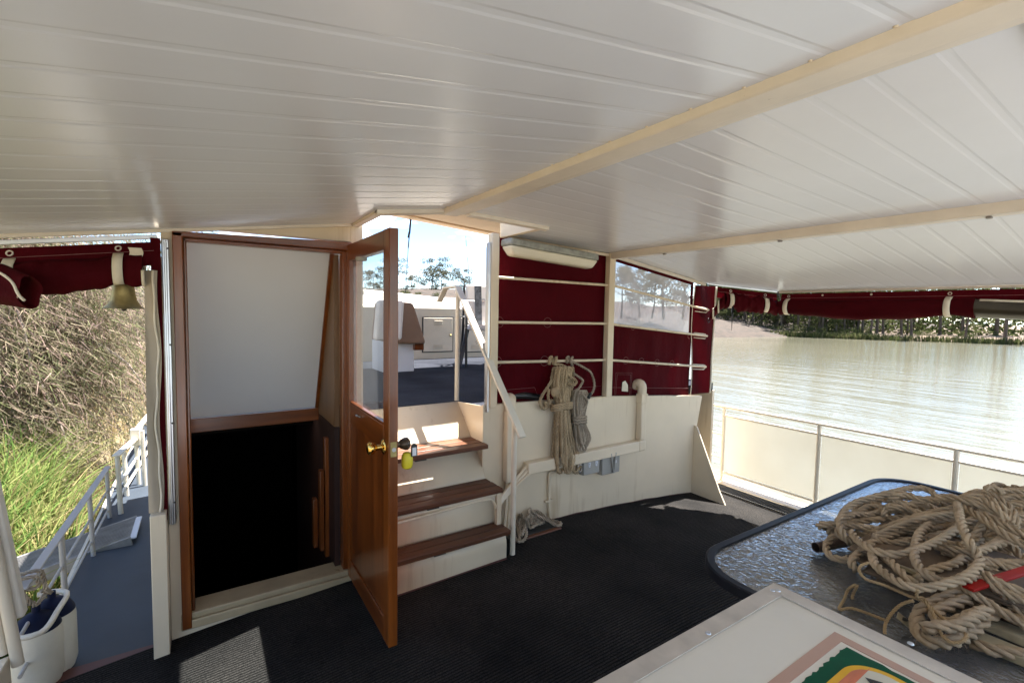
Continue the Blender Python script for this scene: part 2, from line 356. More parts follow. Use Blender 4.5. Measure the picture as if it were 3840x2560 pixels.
def water_mat():
    m, t, b = nodes('river_water')
    n = noise(t, 1.1, 5, (1.0, 0.22, 1), 0.6); n2 = noise(t, 5, 3, (1.2, 0.4, 1))
    n3 = noise(t, 0.05, 3)
    r = ramp(t, n3.outputs[0], [(0.35, (0.128, 0.122, 0.085)), (0.65, (0.165, 0.156, 0.112))])
    link(t, r.outputs[0], b.inputs['Base Color']); b.inputs['Roughness'].default_value = 0.05; b.inputs['IOR'].default_value = 1.33
    b1 = bump(t, n.outputs[0], 0.6, 0.13, None); bump(t, n2.outputs[0], 0.3, 0.03, b, b1); return m
M['water'] = water_mat()
def soil(name, a, b_, c, scale=0.6):
    m, t, b = nodes(name); n = noise(t, scale, 8, (1, 1, 1), 0.7)
    r = ramp(t, n.outputs[0], [(0.3, a), (0.5, b_), (0.7, c)]); link(t, r.outputs[0], b.inputs['Base Color']); b.inputs['Roughness'].default_value = 0.95
    n2 = noise(t, scale * 12, 6); bump(t, n2.outputs[0], 0.8, 0.15, b); return m
M['bank'] = soil('bank_soil', (0.13, 0.105, 0.065), (0.20, 0.155, 0.09), (0.10, 0.10, 0.05))
M['sand'] = soil('sandy_bank', (0.09, 0.07, 0.045), (0.19, 0.135, 0.095), (0.05, 0.05, 0.03), 0.15)
M['hill'] = soil('scrub_hill', (0.022, 0.019, 0.013), (0.065, 0.046, 0.033), (0.016, 0.017, 0.011), 0.5)
def leafmat(name, cols, trans=0.35):
    m, t, b = nodes(name); t.nodes.remove(b); o = t.nodes['Material Output']
    g = t.nodes.new('ShaderNodeNewGeometry')
    r = ramp(t, g.outputs['Random Per Island'], [(i / (len(cols) - 1), c) for i, c in enumerate(cols)])
    df = t.nodes.new('ShaderNodeBsdfDiffuse'); tl = t.nodes.new('ShaderNodeBsdfTranslucent'); ms = t.nodes.new('ShaderNodeMixShader'); ms.inputs[0].default_value = trans
    link(t, r.outputs[0], df.inputs[0]); link(t, r.outputs[0], tl.inputs[0]); link(t, df.outputs[0], ms.inputs[1]); link(t, tl.outputs[0], ms.inputs[2]); link(t, ms.outputs[0], o.inputs[0]); return m
def panel_mat():
    m, t, b = nodes('translucent_infill_panel'); o = t.nodes['Material Output']; n = noise(t, 2, 4); r = ramp(t, n.outputs[0], [(0.3, (0.74, 0.72, 0.65)), (0.7, (0.79, 0.78, 0.72))])
    link(t, r.outputs[0], b.inputs['Base Color']); b.inputs['Roughness'].default_value = 0.35
    tl = t.nodes.new('ShaderNodeBsdfTranslucent'); link(t, r.outputs[0], tl.inputs[0]); ms = t.nodes.new('ShaderNodeMixShader'); ms.inputs[0].default_value = 0.45
    link(t, b.outputs[0], ms.inputs[1]); link(t, tl.outputs[0], ms.inputs[2]); link(t, ms.outputs[0], o.inputs[0]); return m
M['panel_white'] = panel_mat()
M['needles'] = leafmat('drooping_needles', [(0.12, 0.14, 0.06), (0.36, 0.27, 0.21), (0.48, 0.34, 0.30), (0.22, 0.25, 0.11), (0.40, 0.33, 0.24), (0.20, 0.23, 0.10)], .6)
M['reed'] = leafmat('reed_leaves', [(0.08, 0.16, 0.04), (0.15, 0.24, 0.06), (0.30, 0.30, 0.11), (0.11, 0.19, 0.045), (0.42, 0.34, 0.17), (0.20, 0.26, 0.07)])
M['drygrass'] = leafmat('dry_grass', [(0.30, 0.22, 0.10), (0.38, 0.28, 0.14), (0.20, 0.18, 0.07), (0.44, 0.33, 0.18)])
M['gum'] = leafmat('gum_leaves', [(0.035, 0.05, 0.02), (0.065, 0.08, 0.03), (0.10, 0.105, 0.045), (0.05, 0.065, 0.025)])
M['gum_pale'] = leafmat('grey_gum_leaves', [(0.06, 0.065, 0.04), (0.11, 0.10, 0.065), (0.08, 0.085, 0.045)])
M['bankreed'] = leafmat('bank_reeds', [(0.05, 0.07, 0.02), (0.085, 0.095, 0.04), (0.13, 0.12, 0.06)])

def on_p(px, py, n, c):
    d = ray(px, py); n = Vector(n); return CAM + d * ((c - n.dot(CAM)) / n.dot(d))
# ================================================================== THE BOAT
WY = 2.6                                         # the plane of the cabin bulkhead
def fz(x): return 0.04 - 0.027 * (x - 1.5) ** 2  # cambered deck
def zl(x): return 1.851 + 0.145 * x              # ceiling, port slope
def zr(x): return 2.05 - 0.04 * x                # ceiling, inner starboard slope
def zo(x): return 1.9468 - 0.142 * (x - 2.58)    # ceiling, outer starboard slope
RX = 1.0757

# --- deck, side decks, foredeck (setting)
mb = MB(); mb.grid(lambda u, v: V(-1.0 + 5.0 * u, -1.3 + 3.9 * v, fz(-1.0 + 5.0 * u)), 40, 2)
struct(mb.build('deck', M['carpet'], smooth=180))
mb = MB(); mb.grid(lambda u, v: V(-1.0 + 5.0 * u, -6 + 4.7 * v, fz(-1.0 + 5.0 * u) - .01), 40, 2); struct(mb.build('aft_bounce_deck', M['bounce_paint'], smooth=180))  # unseen deck behind the camera, added to bounce sunlight up to the ceiling
mb = MB(); mb.grid(lambda u, v: V(4.0 + 0.4 * u, -2.6 + 9 * v, fz(4.0)), 2, 4); mb.box(3.66, 4.0, 2.6, 6.4, fz(4.0) - .05, fz(4.0) - .004)
struct(mb.build('side_deck', M['cream']))
mb = MB(); mb.box(4.0, 4.16, -2.6, 3.2, fz(4.0) + .002, fz(4.0) + .014); struct(mb.build('side_mat', M['mat_grey']))
mb = MB(); mb.box(-0.655, -0.17, 2.70, 9.5, -0.16, -0.10); struct(mb.build('side_walkway', M['deck_blue']))
mb = MB(); mb.box(-0.675, -0.658, 2.3, 9.5, -0.22, -0.085); struct(mb.build('walkway_edge', M['rail_grey']))
mb = MB(); mb.box(-0.66, -0.14, 2.605, 2.70, -0.16, -0.083); struct(mb.build('threshold_strip', M['threshold']))
mb = MB(); mb.box(-0.2, 0.69, 3.22, 4.93, 0.80, 0.873); mb.box(0.69, 1.505, 2.96, 4.93, 0.80, 0.873); mb.box(0.78, 1.505, 4.935, 7.5, 0.80, 0.873); mb.box(1.505, 4.0, 2.66, 7.5, 0.80, 0.873)
struct(mb.build('foredeck', M['carpet_blue']))

# --- hull under the decks
t = thing('boat_hull', 'cream hull side of the houseboat below the decks, above the brown river', 'hull', (1.8, 2, -1.1))
mb = MB()
for q in ((-.64, -.60, -2.6, 9.4, -1.35, -.23), (4.32, 4.36, -2.6, 9.4, -1.35, -.23), (-.6, 4.32, -2.6, -2.56, -1.35, -.23), (-.6, 4.32, 9.36, 9.4, -1.35, -.23), (-.6, 4.32, -2.56, 9.36, -1.35, -1.30)): mb.box(*q)
mb.build('hull_side', M['cream_dim'], t)
mb = MB(); mb.box(-0.175, -0.145, 2.72, 4.9, -0.0955, 0.795); mb.prism([(-0.175, 4.9, -.0955), (-0.145, 4.9, -.0955), (0.80, 5.25, -.0955), (0.80, 5.28, -.0955)], (0, 0, .89)); mb.build('cabin_side', M['cream'], t)
mb = MB(); mb.box(4.0, 4.03, 2.66, 9.4, -0.12, 0.80); mb.build('cabin_side', M['cream'], t)
mb = MB(); mb.box(-0.16, -0.12, 2.67, 4.9, 0.875, 1.72); mb.build('unseen_shade_wall', M['cream'], t)  # unseen wall added to shade the port walkway and its rail

# --- the roof
t = thing('deck_roof', 'low cream roof of grooved panels sloping from a ridge beam over the aft deck', 'roof', (RX, 0, 2.0))
Y0, Y1, PER, NY = -1.3, 2.6, 0.1183, 2.18
gy = [0.809 + PER * k for k in range(-29, 17)]
def prof():
    ys = [(Y0, 0)]
    for g in gy:
        if Y0 + .02 < g < Y1 - .02: ys += [(g - 0.0125, 0), (g - 0.006, 0.0009), (g + 0.006, 0.0009), (g + 0.0125, 0)]
    return ys + [(NY, 0), (Y1, 0)]
PR = sorted(prof())
def ceil_panel(name, pieces):
    m_ = MB()
    for xa, xb, zf, ya, yb, diag in pieces:
        pr = [p for p in PR if ya - 1e-6 <= p[0] <= yb + 1e-6]
        vs = []
        for y, dz in pr:
            xe = xb - max(0, y - 2.2) * 1.2 if diag else xb
            vs += [(xa, y, zf(xa) + dz), (xe, y, zf(xe) + dz)]
        m_.add(vs, [(2 * i, 2 * i + 2, 2 * i + 3, 2 * i + 1) for i in range(len(pr) - 1)])
    return m_.build(name, M['ceiling'], t, smooth=0)
ceil_panel('ceiling_panel', [(-0.95, 0.69, zl, Y0, Y1, 0), (0.69, RX, zl, Y0, NY, 0)])
ceil_panel('ceiling_panel', [(RX, 1.62, zr, Y0, NY, 0), (1.62, 2.58, zr, Y0, Y1, 0)])
ceil_panel('ceiling_panel', [(2.58, 4.2, zo, Y0, Y1, 1)])
mb = MB()                                        # the roof's weather skin, 5 cm above the ceiling
def slab(xa, xb, zf, ya, yb, lo=0.012, hi=0.055, diag=False):
    xe = xb - (max(0, yb - 2.2) * 1.2 if diag else 0)
    mb.hexa([(xa, ya, zf(xa) + lo), (xb, ya, zf(xb) + lo), (xe, yb, zf(xe) + lo), (xa, yb, zf(xa) + lo),
             (xa, ya, zf(xa) + hi), (xb, ya, zf(xb) + hi), (xe, yb, zf(xe) + hi), (xa, yb, zf(xa) + hi)])
slab(-0.96, 0.69, zl, Y0, Y1); slab(0.69, RX, zl, Y0, NY); slab(RX, 1.62, zr, Y0, NY); slab(1.62, 2.58, zr, Y0, Y1)
slab(2.58, 4.21, zo, Y0, 2.2); slab(2.58, 4.21, zo, 2.2, Y1, diag=True)
slab(1.84, 2.58, zr, 2.601, 2.72); slab(2.58, 3.70, zo, 2.601, 2.72)  # unseen forward overhang, added to keep the sun off the bars
mb.build('roof_skin', M['cream'], t, smooth=0)
# ridge beam: a boxed beam with a lip along its starboard edge
mb = MB(); xa, xb = 1.005, 1.165
def sect(y0, y1, pts): mb.prism([(x, y0, z) for x, z in pts], (0, y1 - y0, 0))
sect(Y0, 2.205, [(xa, zl(xa) + .004), (xa + .008, 1.978), (xa + .012, 1.9755), (xa + .092, 1.9775), (xa + .100, 1.986), (xb - .008, 1.994), (xb, zr(xb) + .004), (RX, 2.012)])
mb.build('ridge_beam', M['beam_stained'], t, smooth=0, bevel=0.003)
mb = MB(); mb.prism([(2.545, Y0, zr(2.545) + .003), (2.55, Y0, 1.905), (2.60, Y0, 1.902), (2.607, Y0, zo(2.607) + .003), (2.58, Y0, 1.95)], (0, 2.58 - Y0, 0))
sb = mb.build('side_beam', M['cream_trim'], t, smooth=0, bevel=0.003)
for py_ in (0.55, 1.35, 2.1):
    b_ = MB(); b_.box(2.568, 2.590, py_, py_ + .016, 1.894, 1.904); b_.build('clip', M['galv'], sb, bevel=.002)
mb = MB()                                        # small screw heads along the ridge beam's upper edge
for k in range(24): mb.ball((0.998, -1 + 0.135 * k, zl(0.998) - 0.001), 0.0045, (1, 1, .5), 8, 5)
mb.build('screw_heads', M['cream'], t, smooth=180)
mb = MB(); mb.box(0.678, 0.716, NY - .015, 2.6, zl(0.69) - .016, zl(0.69) + .07); mb.build('notch_trim', M['cream_trim'], t, bevel=.004)
mb = MB(); mb.hexa([(0.678, NY - .018, zl(.678) - .018), (1.02, NY - .018, zl(1.02) - .018), (1.02, NY + .022, zl(1.02) - .022), (0.678, NY + .022, zl(.678) - .022),
                    (0.678, NY - .018, zl(.678) + .05), (1.02, NY - .018, zl(1.02) + .05), (1.02, NY + .022, zl(1.02) + .05), (0.678, NY + .022, zl(.678) + .05)]); mb.build('notch_trim', M['cream_trim'], t, bevel=.004)
mb = MB(); mb.hexa([(1.15, NY - .018, zr(1.15) - .018), (1.66, NY - .018, zr(1.66) - .018), (1.66, NY + .022, zr(1.66) - .022), (1.15, NY + .022, zr(1.15) - .022),
                    (1.15, NY - .018, zr(1.15) + .05), (1.66, NY - .018, zr(1.66) + .05), (1.66, NY + .022, zr(1.66) + .05), (1.15, NY + .022, zr(1.15) + .05)]); mb.build('notch_trim', M['cream_trim'], t, bevel=.004)
mb = MB(); mb.box(1.60, 1.638, NY + .024, 2.6, zr(1.62) - .018, zr(1.62) + .20); mb.build('notch_trim', M['cream'], t, bevel=.004)
mb = MB(); mb.bar((-0.95, 2.59, zl(-.95) - .006), (0.675, 2.59, zl(.675) - .006), .02, .016); mb.build('edge_strip', M['cream_trim'], t, bevel=.003)
mb = MB(); mb.tube([(1.66, 2.592, zr(1.66) - .012), (2.54, 2.592, zr(2.54) - .014)], .012, 8); mb.build('edge_strip', M['cream'], t)
mb = MB(); mb.bar((2.62, 2.592, zo(2.62) - .014), (3.72, 2.592, zo(3.72) - .014), .022, .024); mb.build('edge_strip', M['cream_trim'], t, bevel=.004)
mb = MB(); mb.bar((3.74, 2.575, zo(3.74) - .006), (4.18, 2.205, zo(4.18) - .006), .016, .014); mb.build('eave_track', M['alu'], t, bevel=.002)
mb = MB(); mb.bar((4.19, 2.19, zo(4.19) - .006), (4.19, Y0, zo(4.19) - .006), .018, .016); mb.build('eave_track', M['alu_dull'], t, bevel=.002)
mb = MB(); mb.bar((-0.95, 2.60, zl(-.95) - .03), (-0.15, 2.60, zl(-.15) - .03), .016, .018); mb.build('eave_track', M['alu'], t, bevel=.002)
mb = MB(); mb.bar((1.17, 0.205, zr(1.17) - .008), (2.5, 0.205, zr(2.5) - .008), .03, .016); mb.build('panel_joint', M['cream_trim'], t, bevel=.002)

# --- bulkhead with the cabin doorway
t = thing('cabin_bulkhead', 'cream painted bulkhead round the low cabin doorway, left of the stairs', 'wall', (0.3, 2.6, 0))
mb = MB(); mb.box(-0.137, -0.092, 2.6, 2.66, -0.16, 1.828); mb.box(-0.092, 0.675, 2.6, 2.66, -0.16, 0.005)
mb.prism([(0.02, 2.6, 1.855), (0.675, 2.6, 1.855), (0.675, 2.6, zl(.675)), (0.02, 2.6, 1.8555)], (0, .05, 0))
mb.build('wall_panel', M['cream'], t, smooth=0)
mb = MB(); mb.box(0.675, 0.737, 2.598, 2.97, -0.02, zl(.70)); mb.build('stair_cheek', M['cream'], t, smooth=0)
mb = MB(); mb.box(-0.1, 0.69, 2.575, 2.66, 0.005, 0.048); mb.box(-0.1, 0.69, 2.585, 2.72, 0.048, 0.078); mb.build('door_sill', M['sill'], t, bevel=.006)

t = thing('door_frame', 'varnished timber frame of the open cabin doorway', 'door frame', (0.3, 2.6, 0.08))
mb = MB(); mb.box(-0.096, -0.058, 2.572, 2.66, 0.012, 1.826); mb.box(-0.058, -0.045, 2.60, 2.66, 0.079, 1.806); mb.build('jamb', M['wood_z'], t, bevel=.004)
mb = MB(); mb.box(0.628, 0.674, 2.60, 2.655, 0.079, 1.806); mb.build('jamb', M['wood_z'], t, bevel=.004)
mb = MB(); mb.hexa([(-0.096, 2.572, 1.806), (0.674, 2.572, 1.806), (0.674, 2.66, 1.806), (-0.096, 2.66, 1.806), (-0.096, 2.572, 1.8275), (0.674, 2.572, 1.85), (0.674, 2.66, 1.85), (-0.096, 2.66, 1.8275)]); mb.build('header', M['wood_x'], t, bevel=.004)
mb = MB(); mb.box(-0.058, 0.628, 2.60, 2.655, 1.79, 1.805); mb.build('stop', M['wood_x'], t, bevel=.003)

t = thing('cabin_interior', 'shadowed timber cabin below deck with a sloping grey white lining, seen through the doorway', 'cabin', (0.3, 3.2, -0.9))
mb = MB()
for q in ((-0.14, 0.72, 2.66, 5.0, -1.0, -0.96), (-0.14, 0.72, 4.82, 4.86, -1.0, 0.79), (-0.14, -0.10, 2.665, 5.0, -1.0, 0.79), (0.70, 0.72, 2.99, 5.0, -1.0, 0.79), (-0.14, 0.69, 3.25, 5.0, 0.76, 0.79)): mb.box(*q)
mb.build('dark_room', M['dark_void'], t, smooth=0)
a, b_ = on_x(1250, 942, 0.6), on_x(1192, 1525, 0.6)
mb = MB(); mb.hexa([(-0.09, b_.y, b_.z), (0.6, b_.y, b_.z), (0.6, b_.y + .01, b_.z), (-0.09, b_.y + .01, b_.z), (-0.09, a.y, a.z), (0.6, a.y, a.z), (0.6, a.y + .01, a.z), (-0.09, a.y + .01, a.z)])
mb.build('lining_panel', M['white'], t, smooth=0)
mb = MB(); mb.bar((-0.09, b_.y - .01, b_.z - .04), (0.60, b_.y - .01, b_.z - .04), .03, .075); mb.build('cross_rail', M['wood_x'], t, bevel=.003)
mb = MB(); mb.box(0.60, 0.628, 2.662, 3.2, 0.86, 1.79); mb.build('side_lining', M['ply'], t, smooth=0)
mb = MB(); mb.box(0.60, 0.628, 2.662, 3.9, -0.9, 0.855); mb.build('side_lining', M['shaded_lining'], t, smooth=0)
mb = MB(); mb.bar((0.592, a.y + .0, a.z), (0.592, b_.y, b_.z), .02, .03, (0, 1, 0)); mb.build('corner_batten', M['wood_z'], t)
for (px, p1, p2, X) in ((1222, 1638, 2090, .59), (1204, 1762, 2070, .56), (1180, 1868, 2060, .53)):
    p = on_x(px, p1, X); q = on_x(px + 8, p2, X)
    mb = MB(); mb.bar(p, (p.x, p.y, q.z), .022, .045, (0, 1, 0)); mb.build('ladder_side', M['wood_z'], t, bevel=.002)

# --- the open door
t = thing('wooden_door', 'varnished timber door standing open, with a glass upper pane and brass knob', 'door', (0.67, 2.6, 0.05))
D0, D1, DX0, DX1 = 1.915, 2.60, 0.65, 0.69
mb = MB(); mb.box(DX0, DX1, D0, D0 + .075, 0.05, 1.835); mb.build('stile', M['wood_z'], t, bevel=.003)
mb = MB(); mb.box(DX0, DX1, D1 - .055, D1, 0.05, 1.835); mb.build('stile', M['wood_z'], t, bevel=.003)
mb = MB(); mb.box(DX0 + .001, DX1 - .001, D0 + .075, D1 - .055, 1.752, 1.834); mb.build('top_rail', M['wood_y'], t, bevel=.003)
mb = MB(); mb.box(DX0 + .001, DX1 - .001, D0 + .075, D1 - .055, 0.90, 1.006); mb.build('lock_rail', M['wood_y'], t, bevel=.003)
mb = MB(); mb.box(DX0 + .001, DX1 - .001, D0 + .075, D1 - .055, 0.051, 0.15); mb.build('bottom_rail', M['wood_y'], t, bevel=.003)
mb = MB(); n = 1; ya, yb = D0 + .075, D1 - .055
for k in range(n):
    y0 = ya + (yb - ya) * k / n; y1 = ya + (yb - ya) * (k + 1) / n - .002; mb.box(DX0 + .009, DX1 - .009, y0, y1, 0.15, 0.90)
mb.build('boarded_panel', M['wood_panel'], t, bevel=.0025)
mb = MB(); mb.box(0.672, 0.675, ya, yb, 1.006, 1.752); mb.build('glass_pane', M['glass'], t, smooth=0)
mb = MB(); mb.box(0.652, 0.671, ya, yb, 1.0065, 1.016); mb.build('glazing_bead', M['wood_y'], t, bevel=.002)
ky = D0 + 0.062; kz = 0.915
mb = MB(); mb.lathe([(.030, 0), (.032, -.004), (.026, -.009), (.013, -.013), (.012, -.032), (.017, -.038), (.026, -.050), (.0275, -.062), (.022, -.070), (.012, -.073)], (DX0, ky, kz), 28, 'x'); kn = mb.build('knob', M['brass'], t)
mb = MB(); mb.lathe([(.030, 0), (.030, .006), (.014, .010), (.013, .026), (.020, .034), (.027, .050), (.028, .064), (.020, .072)], (DX1, ky, kz), 24, 'x'); mb.build('outer_knob', M['knob_wood'], t)
mb = MB(); mb.box(0.657, 0.683, D0 - .0025, D0 + .001, kz - .032, kz + .032); lp = mb.build('latch_plate', M['old_brass'], t, bevel=.001)
mb = MB(); mb.lathe([(.009, -.0075), (.008, -.002)], (0.67, D0, kz), 14, 'y'); mb.build('latch_bolt', M['alu'], lp)
p = on_x(1362, 968, 0.645)
mb = MB(); mb.lathe([(.024, -.008), (.026, -.004), (.026, .006), (.024, .009)], (0.642, p.y + .02, p.z - .003), 18, 'z'); mb.bar((0.648, p.y + .01, p.z + .008), (0.648, p.y + .01, p.z + .03), .012, .008); mb.build('catch_wheel', M['socket'], t, bevel=.001)
p = on_x(1340, 1558, 0.645)
mb = MB(); mb.tube([(0.643, p.y + .01, p.z), (0.643, p.y - .05, p.z + .004)], .0035, 8); mb.tube([(0.643, p.y + .012, p.z), (0.643, p.y - .002, p.z)], .006, 8); mb.build('bolt', M['steel'], t)
mb = MB()
for z_ in (0.3, 1.6): mb.tube([(0.70, 2.603, z_ - .04), (0.70, 2.603, z_ + .04)], .006, 8)
mb.build('hinges', M['old_brass'], t)

t = thing('key_float', 'yellow float and black key tag hanging from the door knob', 'key ring', (0.745, ky, 0.84))
mb = MB(); mb.lathe([(.006, .034), (.017, .030), (.0235, .018), (.025, 0), (.025, -.022), (.022, -.034), (.012, -.040)], (0.742, ky - .03, 0.852), 20); mb.build('float', M['float'], t)
mb = MB(); mb.prism([(0.752, ky - .048, .868), (0.78, ky - .048, .868), (0.78, ky - .048, .915), (0.77, ky - .048, .925), (0.76, ky - .048, .925), (0.752, ky - .048, .915)], (0, -.005, 0)); tg = mb.build('tag', M['black'], t, bevel=.001)
mb = MB(); mb.box(0.757, 0.775, ky - .0545, ky - .0535, .872, .908); mb.build('tag_label', M['white'], tg)
mb = MB(); mb.tube([V(0.757 + .012 * math.cos(a_), ky - .03, 0.915 + .016 * math.sin(a_)) for a_ in [i * math.pi / 8 for i in range(16)]], .0012, 6, True); mb.build('ring', M['steel'], t)

# --- stairs up to the foredeck
t = thing('boat_stairs', 'steep stairs of three timber treads on cream backing up to the foredeck', 'stairs', (1.12, 2.4, 0))
for (y0, y1, z1, label) in ((2.262, 2.455, .227, 0), (2.354, 2.562, .447, 0), (2.534, 2.757, .668, 0)):
    mb = MB(); nb = 3; dy = (y1 - y0) / nb
    for k in range(nb): mb.box(0.737, 1.50 - .004 * (k == 2), y0 + dy * k, y0 + dy * (k + 1) - .007, z1 - .027, z1)
    tr = mb.build('tread', M['tread'], t, bevel=.004)
    mb = MB(); mb.box(1.02, 1.09, y0 + .012, y0 + .06, z1 - .038, z1 - .028); mb.build('bracket', M['hatch'], tr, bevel=.002)
def riser(pts):
    m_ = MB(); q = spline([V(0, y, z) for y, z in pts], .02)
    m_.add([(x, p.y, p.z) for p in q for x in (0.737, 1.492)], [(2 * i, 2 * i + 1, 2 * i + 3, 2 * i + 2) for i in range(len(q) - 1)])
    o = m_.build('riser', M['cream'], t, smooth=60); s_ = o.modifiers.new('sheet', 'SOLIDIFY'); s_.thickness = .008; return o
riser([(2.296, -.01), (2.294, .08), (2.296, .15), (2.315, .185), (2.36, .199)])
riser([(2.402, .227), (2.406, .33), (2.425, .385), (2.47, .419)])
riser([(2.552, .447), (2.61, .52), (2.68, .61), (2.71, .64)])
riser([(2.752, .668), (2.82, .74), (2.90, .82), (2.962, .872)])
mb = MB(); mb.prism([(1.4935, 2.597, .0), (1.4935, 2.597, .90), (1.4935, 2.958, .871), (1.4935, 2.958, .0)], (.0058, 0, 0)); mb.build('side_panel', M['cream'], t, smooth=0)
mb = MB(); mb.prism([(.737, 2.293, fz(.74) - .01), (1.49, 2.293, fz(1.49) - .01), (1.49, 2.293, fz(1.49) + .010), (1.1, 2.293, fz(1.1) + .005), (.737, 2.293, fz(.74) + .009)], (0, -.004, 0)); mb.build('base_edge', M['threshold'], t, smooth=0)
mb = MB(); mb.box(1.463, 1.495, 2.36, 2.39, .22, .42); mb.build('support', M['cream'], t, bevel=.003)
mb = MB(); mb.tube(spline([(0.74, 2.378, .372), (1.1, 2.378, .382), (1.38, 2.376, .392), (1.44, 2.372, .375), (1.46, 2.37, .33)], .03), .008, 8); mb.tube(spline([(0.74, 2.384, .398), (1.2, 2.384, .402), (1.49, 2.384, .406)], .05), .012, 8); mb.build('cable', M['cream'], t)

t = thing('stair_handrail', 'cream flat bar handrail on two posts slanting beside the stairs', 'handrail', (1.53, 2.5, 0))
A = V(1.50, 2.985, 1.668); B_ = V(1.55, 2.232, 0.776)
mb = MB(); mb.bar(B_, A, .048, .018); mb.bar(A + V(0, .0, .002), V(1.475, 3.13, 1.664), .045, .016); mb.bar(V(1.475, 3.128, 1.668), V(1.46, 3.20, 1.565), .045, .016); mb.build('rail', M['rail_grey'], t, bevel=.004)
mb = MB(); mb.tube([(1.502, 2.985, .87), (1.502, 2.985, 1.655)], .016, 14); mb.build('post', M['rail_grey'], t)
mb = MB(); mb.tube([(1.553, 2.322, fz(1.55)), (1.553, 2.322, .872)], .016, 14); mb.build('post', M['rail_grey'], t)

t = thing('spider', 'brown huntsman spider resting on the slanting handrail', 'spider', (1.515, 2.68, 1.31))
c = on_x(1800, 1290, 1.521) + V(-.004, -.004, .012)
mb = MB(); mb.ball(c, .007, (.8, 1.3, .8)); mb.ball(c + V(0, .012, 0.004), .0085, (.8, 1.3, .8))
for s_ in (-1, 1):
    for a_ in (-60, -20, 20, 60):
        d = V(s_ * math.cos(R(a_)), math.sin(R(a_)) * .6, math.sin(R(a_)) * .5)
        mb.tube([c + d * .005, c + d * .018 + V(0, 0, .006), c + d * .034 - V(0, 0, .004)], .0011, 5)
mb.build('spider_body', M['spider'], t, smooth=180)

# --- rail frame between stairs and starboard corner
t = thing('rail_frame', 'cream welded frame of two posts and six bars across the maroon canvas', 'rail frame', (2.06, 2.6, .88))
mb = MB(); mb.box(1.53, 1.585, 2.575, 2.63, .888, zr(1.55) + .002); p1 = mb.build('post', M['cream'], t, bevel=.005)
mb = MB(); mb.box(1.512, 1.530, 2.585, 2.62, .86, 1.93); mb.build('sail_track', M['alu'], p1, bevel=.003)
mb = MB(); mb.box(2.542, 2.602, 2.57, 2.62, .875, zr(2.56)); mb.build('post', M['cream'], t, bevel=.005)
for za, zb in ((1.718, 1.712), (1.433, 1.426), (1.176, 1.152)):
    mb = MB(); mb.tube([(1.585, 2.598, za), (2.545, 2.598, zb)], .0095, 12)
    for fx in (1.62, 1.86, 2.2, 2.4): mb.ball((fx, 2.586, za + (zb - za) * (fx - 1.585) / .96), .004, nu=8, nv=5)
    mb.build('bar', M['cream'], t)
for za, zb in ((1.713, 1.547), (1.422, 1.316), (1.149, 1.040)):
    mb = MB(); mb.tube([(2.60, 2.598, za), (3.79, 2.598, zb)], .0095, 12)
    for fx in (2.9, 3.1, 3.3, 3.5): mb.ball((fx, 2.586, za + (zb - za) * (fx - 2.6) / 1.19), .004, nu=8, nv=5)
    br = mb.build('bar', M['cream'], t)
    mb = MB(); mb.tube([(3.62, 2.61, zb + .03), (3.76, 2.60, zb + .018), (3.805, 2.598, zb + .004), (3.76, 2.60, zb - .022), (3.62, 2.61, zb - .012)], .005, 6); mb.build('binding', M['binding'], br, smooth=180)

# --- canvas screens
def wavy(xa, xb, za_f, zb_f, y, amp, nx=40, nz=16, seed=0):
    m_ = MB(); r_ = random.Random(seed); ph = [r_.uniform(0, 6) for _ in range(4)]
    def fn(u, v):
        x = xa + (xb - xa) * u; z = za_f(x) + (zb_f(x) - za_f(x)) * v
        return V(x, y + amp * (math.sin(x * 19 + ph[0] + z * 2) * .5 + math.sin(x * 41 + ph[1] - z * 3) * .3 + math.sin(z * 9 + ph[2]) * .3) * math.sin(math.pi * v) ** .5, z)
    m_.grid(fn, nx, nz); return m_
def ring(m_, c, r, rr=.0011): m_.tube([V(c[0] + r * math.cos(i * math.pi / 10), c[1], c[2] + r * math.sin(i * math.pi / 10)) for i in range(20)], rr, 5, True)
t = thing('canvas_screen', 'flat maroon canvas screen behind the bars under the ceiling lamp', 'canvas screen', (2.06, 2.64, .88))
wavy(1.54, 2.585, lambda x: .87, lambda x: zr(x) - .002, 2.638, .004, seed=1).build('canvas', M['maroon'], t, smooth=180)
for x_, z_ in ((1.625, 1.433), (2.02, 1.431), (1.615, 1.175), (2.0, 1.165)): mb = MB(); ring(mb, (x_, 2.6325, z_), .034); mb.build('round_patch', M['thread'], t, smooth=180)
for q in ([(1.60, 2.632, .985), (1.92, 2.632, .985), (1.96, 2.632, .90)], [(2.1, 2.632, .955), (2.54, 2.632, .95)]): MB().tube(q, .0009, 5).build('stitching', M['thread'], t, smooth=180)
t = thing('window_screen', 'maroon canvas screen with a clear vinyl window at the starboard end of the bulkhead', 'canvas screen', (3.1, 2.64, .85))
zt = lambda x: zo(x) - .01
zwt = lambda x: 1.905 - .143 * (x - 2.61); zwb = lambda x: 1.425 - .083 * (x - 2.61); zbt = lambda x: .872 - .09 * (x - 2.54)
wavy(2.585, 3.625, lambda x: zbt(x) - .01, lambda x: zwb(x) - .004, 2.64, .010, 60, 20, seed=2).build('canvas', M['maroon'], t, smooth=180)
mb = MB()
mb.grid(lambda u, v: V(2.585 + 1.04 * u, 2.64, zwt(2.585 + 1.04 * u) + (zt(2.585 + 1.04 * u) - zwt(2.585 + 1.04 * u)) * v), 10, 2)
mb.grid(lambda u, v: V(3.585 + .04 * u, 2.64, zwb(3.6) + (zwt(3.6) - zwb(3.6)) * v), 2, 6)
mb.build('border', M['maroon'], t, smooth=180)
